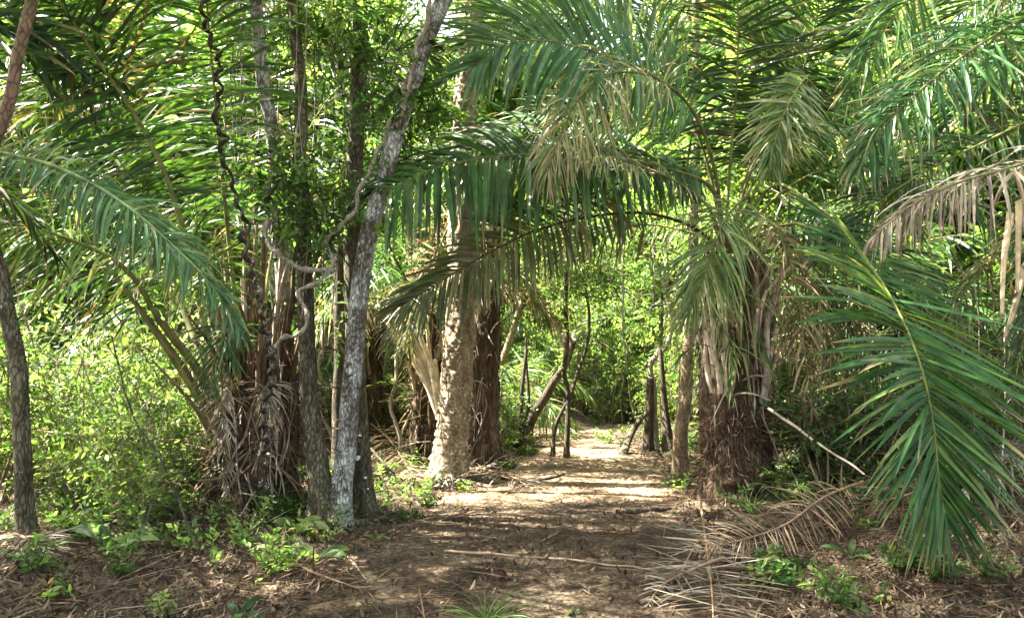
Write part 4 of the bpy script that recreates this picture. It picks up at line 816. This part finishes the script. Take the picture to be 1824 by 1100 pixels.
# far wood as one mass
lb = MB(); n = 26000; a = R.uniform(-.85, .85, n); d = R.uniform(36, 62, n); P = np.stack([np.sin(a) * d * 1.15, np.cos(a) * d * 1.0, 13 * R.random(n) ** .9], -1)
P = P[(vnoise(P * .35, 4) > .38)]; n = len(P)
twigs(lb, None, P, norm(R.normal(0, 1, (n, 3)) * [1, 1, .4]), R.uniform(.6, 1.2, n), 6, .42, .24, 'mid', wood=False)
solo('far_forest', lb, M_LEAF, (0, 40, 0), 'distant mass of green forest closing the view', 'forest', kind='stuff')

# unseen canopy trees added out of frame to shade the foreground
g6 = 'unseen tall trees added to shade the foreground'
def canopy(x, y, h, ncl, spread, label):
    t = simple_tree('unseen_shade_tree', label, 'tree', [np.array([x, y, gz(x, y) - .05]), np.array([x + .1, y, h * .4]), np.array([x, y + .1, h])], .17, .09, M_GREY, 16, .15, True, 'mid', g6, ncl=ncl, spread=spread, tw=75, leaf=(.16, .08))
for (x, y, h) in [(-7.5, 2.5, 7.5), (-5.0, 0.5, 8.5), (-8.3, 4.6, 8), (-4.2, -2, 8), (4.8, 1.5, 8.5), (-9.5, -.5, 8), (8.5, 4.5, 8), (0.5, -3, 9)]:
    canopy(x, y, h, 16, (1.5, 1.4, .7), 'unseen tall tree added out of frame to shade the foreground')

# ------------------------------------------------------------------ small plants on the floor
def plant(label, px, py, kind, s=1., pal='mid', name='seedling', cat='plant', n=7):
    d = gpt(px, py); b0 = rootpt(px, py, d) + [0, 0, .03]; t = thing(name, label, cat, b0)
    if kind == 'strap':      # long broad blades
        for k in range(n):
            az = k * 2.4 + R.uniform(-.4, .4); L = s * R.uniform(.5, .85); mb = MB()
            D = np.array([[math.cos(az) * .7, math.sin(az) * .5 - .1, 1.0]])
            ribbons(mb, b0[None], D, [L], [s * .17 * R.uniform(.8, 1.2)], [1.6], norm(np.array([[-math.cos(az), -math.sin(az) - .3, .6]])), pick(pal, 1), 'broad', .25, 9); part('leaf', mb, M_LEAF, t, True)
    elif kind == 'grass':
        mb = MB(); m = n; az = R.uniform(0, 6.28, m); D = np.stack([np.cos(az) * .6, np.sin(az) * .6, np.ones(m)], -1) + R.normal(0, .15, (m, 3))
        P = b0 + np.stack([R.normal(0, .05 * s, m), R.normal(0, .05 * s, m), np.zeros(m)], -1)
        ribbons(mb, P, D, s * R.uniform(.4, 1, m), .009, 1.3, norm(R.normal(0, 1, (m, 3)) * [1, 1, .1]), pick(pal, m), 'blade', .2, 6); part('blades', mb, M_LEAF, t)
    elif kind == 'bushy':
        lb, wb = MB(), MB(); m = n; O = np.tile(b0, (m, 1)) + R.normal(0, .02, (m, 3)) * [1, 1, 0]; D = norm(R.normal(0, .6, (m, 3)) + UP * 1.2)
        twigs(lb, wb, O, D, s * R.uniform(.5, 1, m), 10, .11 * s ** .5, .045 * s ** .5, pal, hang=.5, seg=4, fold=.2); part('stems', wb, M_WOOD, t); part('leaves', lb, M_LEAF, t)
    elif kind == 'fern':
        for k in range(n):
            az = k * 2.399 + .3; frond(t, arc_pts(b0, az, R.uniform(.7, 1.2), s, 1.4), n=26, L=.16 * s ** .5, W=.016, hang=.5, pal=pal, up=(0, 0, 1), r0=.006, u0=.2, tipbrown=.05, seg=3, mat=M_LEAF)
    return t
FL = [('leafy seedling at the foot of the left palm', 485, 1010, 'bushy', .42, 'lime', 16), ('bunch of long green leaves beside the twin stem base', 565, 990, 'strap', .42, 'mid', 6),
      ('single arching broad leaf lying low on the left', 205, 1000, 'strap', .62, 'mid', 2), ('pale green upright leaf in front of the left palm', 360, 968, 'strap', .3, 'lime', 3),
      ('small plant with pointed leaves near the bottom left', 425, 1085, 'strap', .3, 'blue', 4), ('low fresh seedling at the bottom left edge', 290, 1090, 'bushy', .22, 'lime', 9),
      ('grass tuft growing in the path at the bottom', 868, 1098, 'grass', .42, 'mid', 70), ('little plant at the lichen-spotted tree', 668, 955, 'strap', .2, 'lime', 4),
      ('tiny seedling on the left of the path', 742, 918, 'bushy', .16, 'lime', 8), ('young palm seedling against the left palm trunk', 470, 920, 'fern', .75, 'deep', 6),
      ('arching yellow-green blades behind the leafy seedling', 530, 950, 'strap', .55, 'lime', 4), ('bright fern at the right palm foot', 1400, 900, 'fern', .55, 'mid', 7),
      ('bright leafy sprout beside the shaggy right trunk', 1440, 890, 'strap', .5, 'mid', 7), ('bluish seedling low in the right foreground', 1395, 1040, 'bushy', .24, 'blue', 12),
      ('long leaf sprout at the bottom right', 1500, 1080, 'bushy', .4, 'mid', 14), ('large upright leaf in the dead fronds on the right', 1515, 1000, 'strap', .3, 'deep', 4),
      ('dark green seedling under the drooping frond', 1640, 1030, 'bushy', .32, 'deep', 16), ('dark green seedling at the right edge of the floor', 1760, 1060, 'bushy', .3, 'deep', 16),
      ('small plant by the blotched trunk foot', 1205, 868, 'bushy', .34, 'mid', 12), ('thin green sprout at the path edge by the log', 1222, 945, 'strap', .2, 'mid', 3),
      ('yellow-green sprout at the root of the knobbly palm', 905, 800, 'fern', .7, 'lime', 5), ('low green plant on the roots left of the path', 825, 868, 'bushy', .2, 'lime', 10),
      ('bushy green plant at the far right path side', 1085, 790, 'bushy', .5, 'mid', 16), ('leafy seedling between the shrubs and the left palm', 330, 930, 'bushy', .4, 'mid', 14),
      ('grass clump under the shaggy right palm', 1340, 915, 'grass', .45, 'mid', 60), ('leafy seedling at the left edge of the ground', 60, 1040, 'bushy', .35, 'mid', 12),
      ('leafy seedling under the grey mossy tree', 130, 980, 'bushy', .45, 'mid', 16), ('small seedling alone in the path litter', 640, 1080, 'bushy', .1, 'mid', 5), ('small seedling at the bottom edge right of the grass tuft', 1010, 1085, 'bushy', .12, 'mid', 6)]
g7 = 'low green seedlings along the edges of the path'
SG = [plant('low green seedling growing from the litter at the path edge', 700, 1000, 'bushy', sz, pal_, name='seedling', n=nn) for sz, pal_, nn in ((.3, 'mid', 13), (.22, 'lime', 9), (.34, 'deep', 12))]
for k, t in enumerate(SG): t['group'] = g7
used = {}
for k in range(84):
    y = R.uniform(4.6, 17); side = -1 if R.random() < .55 else 1; x = path_x(y) + side * (path_w(y) + R.uniform(-.15, 1.4) + (1.3 if side < 0 and y < 6 else 0)); i = int(R.integers(3))
    t = copy_tree(SG[i]) if i in used else SG[i]; used[i] = 1; t.location = (x, y, gz(x, y) - .01); t.rotation_euler[2] = R.uniform(0, 6.28); sc_ = R.uniform(.5, 1.2); t.scale = (sc_,) * 3
for lab, px, py, kind, s, pal, n in FL: plant(lab, px, py, kind, s, pal, name={'grass': 'grass_tuft', 'fern': 'fern'}.get(kind, 'seedling'), cat={'grass': 'grass tuft', 'fern': 'fern'}.get(kind, 'plant'), n=n)

# ------------------------------------------------------------------ fallen fronds, sticks, logs
def gp(px, py, up=.03):
    d = gpt(px, py); p = at(px, py, d); p[2] = gz(p[0], p[1]) + up; return p
def fallen(label, pts, **kw):
    P = [gp(*a) for a in pts]; t = thing('fallen_frond', label, 'fallen frond', P[0])
    return frond(t, P, name='stalk', mat=M_DEAD, rcol=(.25, .16, .1), r0=.014, **kw)
fallen('dead tan frond lying with its stalk pointing at the camera at the bottom', [(1248, 905, .1), (1254, 950, .1), (1262, 1010, .09), (1268, 1060, .08), (1272, 1130, .05)], n=60, L=.55, W=.012, hang=.25, pal='grey', up=(0, 0, 1), u0=.25, ang=(88, 60), multi=8)
fallen('brown dead frond arching across the ground right of centre', [(1540, 935, .3), (1470, 955, .28), (1400, 975, .2), (1320, 985, .14), (1240, 985, .06)], n=65, L=.42, W=.013, hang=.7, pal='tan', up=(0, -1, .8), u0=.1, ang=(85, 45), multi=18)
fallen('dead frond heaped under the drooping green frond', [(1760, 930, .35), (1690, 950, .35), (1620, 960, .25), (1540, 950, .15), (1480, 960, .06)], n=60, L=.42, W=.014, hang=1.0, pal='brown', up=(0, -1, .8), u0=.1)
fallen('grey dead frond drooping at the right edge of the floor', [(1900, 900, .45), (1840, 915, .5), (1780, 930, .4), (1720, 960, .2)], n=60, L=.45, W=.016, hang=1.6, pal='grey', up=(0, -1, .8), u0=.1)
fallen('curled pale frond tip on the ground at the bottom', [(1290, 1010, .1), (1230, 1030, .08), (1180, 1045, .05), (1150, 1075, .03)], n=24, L=.2, W=.014, hang=.5, pal='grey', up=(0, -.5, 1), u0=.1)
fallen('dead frond lying over the roots of the knobbly palm', [(830, 845, .1), (870, 850, .12), (920, 862, .08), (965, 880, .03)], n=55, L=.5, W=.014, hang=.6, pal='grey', up=(0, 0, 1), u0=.1)
fallen('straw-coloured frond fallen left of the stout palm', [(660, 800, .3), (690, 825, .25), (720, 850, .12), (745, 870, .04)], n=55, L=.55, W=.016, hang=.6, pal='tan', up=(0, 0, 1), u0=.1)
fallen('flattened grey frond at the bottom left edge', [(20, 1000, .08), (50, 1010, .08), (90, 1020, .03)], n=30, L=.35, W=.014, hang=.4, pal='grey', up=(0, 0, 1), u0=.05)
fallen('dry frond in the litter between the left palm and the camera', [(520, 1010, .05), (570, 1030, .06), (640, 1050, .05)], n=30, L=.3, W=.012, hang=.3, pal='brown', up=(0, 0, 1), u0=.05)
fallen('dry brown frond slumped against the foot of the right palm', [(1400, 800, .9), (1430, 840, .6), (1470, 880, .35), (1520, 915, .1)], n=60, L=.5, W=.016, hang=1.2, pal='tan', up=(0, -1, .5), u0=.05)
fallen('tangled dead frond in the thicket behind the long pale stick', [(1500, 800, .9), (1560, 830, .6), (1610, 870, .35), (1660, 900, .1)], n=60, L=.5, W=.016, hang=1.2, pal='grey', up=(0, -1, .5), u0=.05)
def stick(label, pts, r, mat=None, name='stick', col=(.40, .31, .21)):
    P = catmull(pts, 40); s = arclen(P); P = P + np.stack([fbm(np.stack([s * 3, s * 0 + k, s * 0], -1), 7 + k, 2) - .5 for k in range(3)], -1) * .04; mb = MB()
    tube(mb, P, np.linspace(r, r * .6, 40), 8, col if mat is None else (1, 1, 1), lambda TH, S, PP: .4 * (vnoise(np.stack([np.cos(TH), np.sin(TH), S * 8], -1), 3) - .5))
    return solo(name, mb, mat or M_WOOD, P[0], label, name, smooth=True)
stick('long tan palm stalk lying across the foreground path', [gp(790, 980), gp(900, 988), gp(1050, 1000), gp(1165, 1012)], .011, None, 'stick', (.26, .19, .125))
stick('dark rotten log at the right side of the sunlit patch', [gp(1098, 915), gp(1150, 911), gp(1195, 906)], .03, M_DARKB, 'log')
stick('long pale stick leaning down from the right palm trunk', [at(1368, 728, 7.9), at(1450, 782, 7.5), at(1540, 845, 7.2)], .016, None, 'stick', (.55, .44, .33))
stick('dark mossy branch leaning right behind the pale stick', [at(1395, 700, 8.2), at(1440, 722, 8.1), at(1500, 760, 8), at(1560, 800, 7.9)], .03, M_DARKB, 'branch')
stick('horizontal brown pole spanning from the mossy tree to the left palm', [at(60, 768, 7), at(180, 776, 7), at(280, 783, 7.1), at(392, 780, 7.3)], .011, None, 'stick', (.30, .2, .12))
stick('short pale twig on the soil left of the path', [gp(610, 985), gp(635, 1005), gp(655, 1030)], .009)
stick('dark curved root crossing the sunlit ground', [gp(880, 850), gp(930, 858), gp(985, 852), gp(1005, 846)], .02, M_VINED, 'root')
stick('broken branch propped on the ground right of the silver stems', [at(660, 800, 9.5), at(690, 830, 9.2), gp(718, 865)], .018, M_DARKB, 'branch')
stick('thin dead stem leaning in the left shrubs', [gp(120, 960), at(190, 840, 6.6), at(240, 740, 6.8), at(290, 690, 7)], .01, None, 'stick', (.36, .3, .2))
stick('bare slanting stem in the bright left shrubs', [gp(350, 990, 0), at(320, 890, 6.2), at(290, 830, 6.2), at(230, 720, 6.3), at(200, 600, 6.4)], .012, M_GREY, 'stick')
# remaining prototypes that were never placed do not exist: every prototype above was moved to its first spot
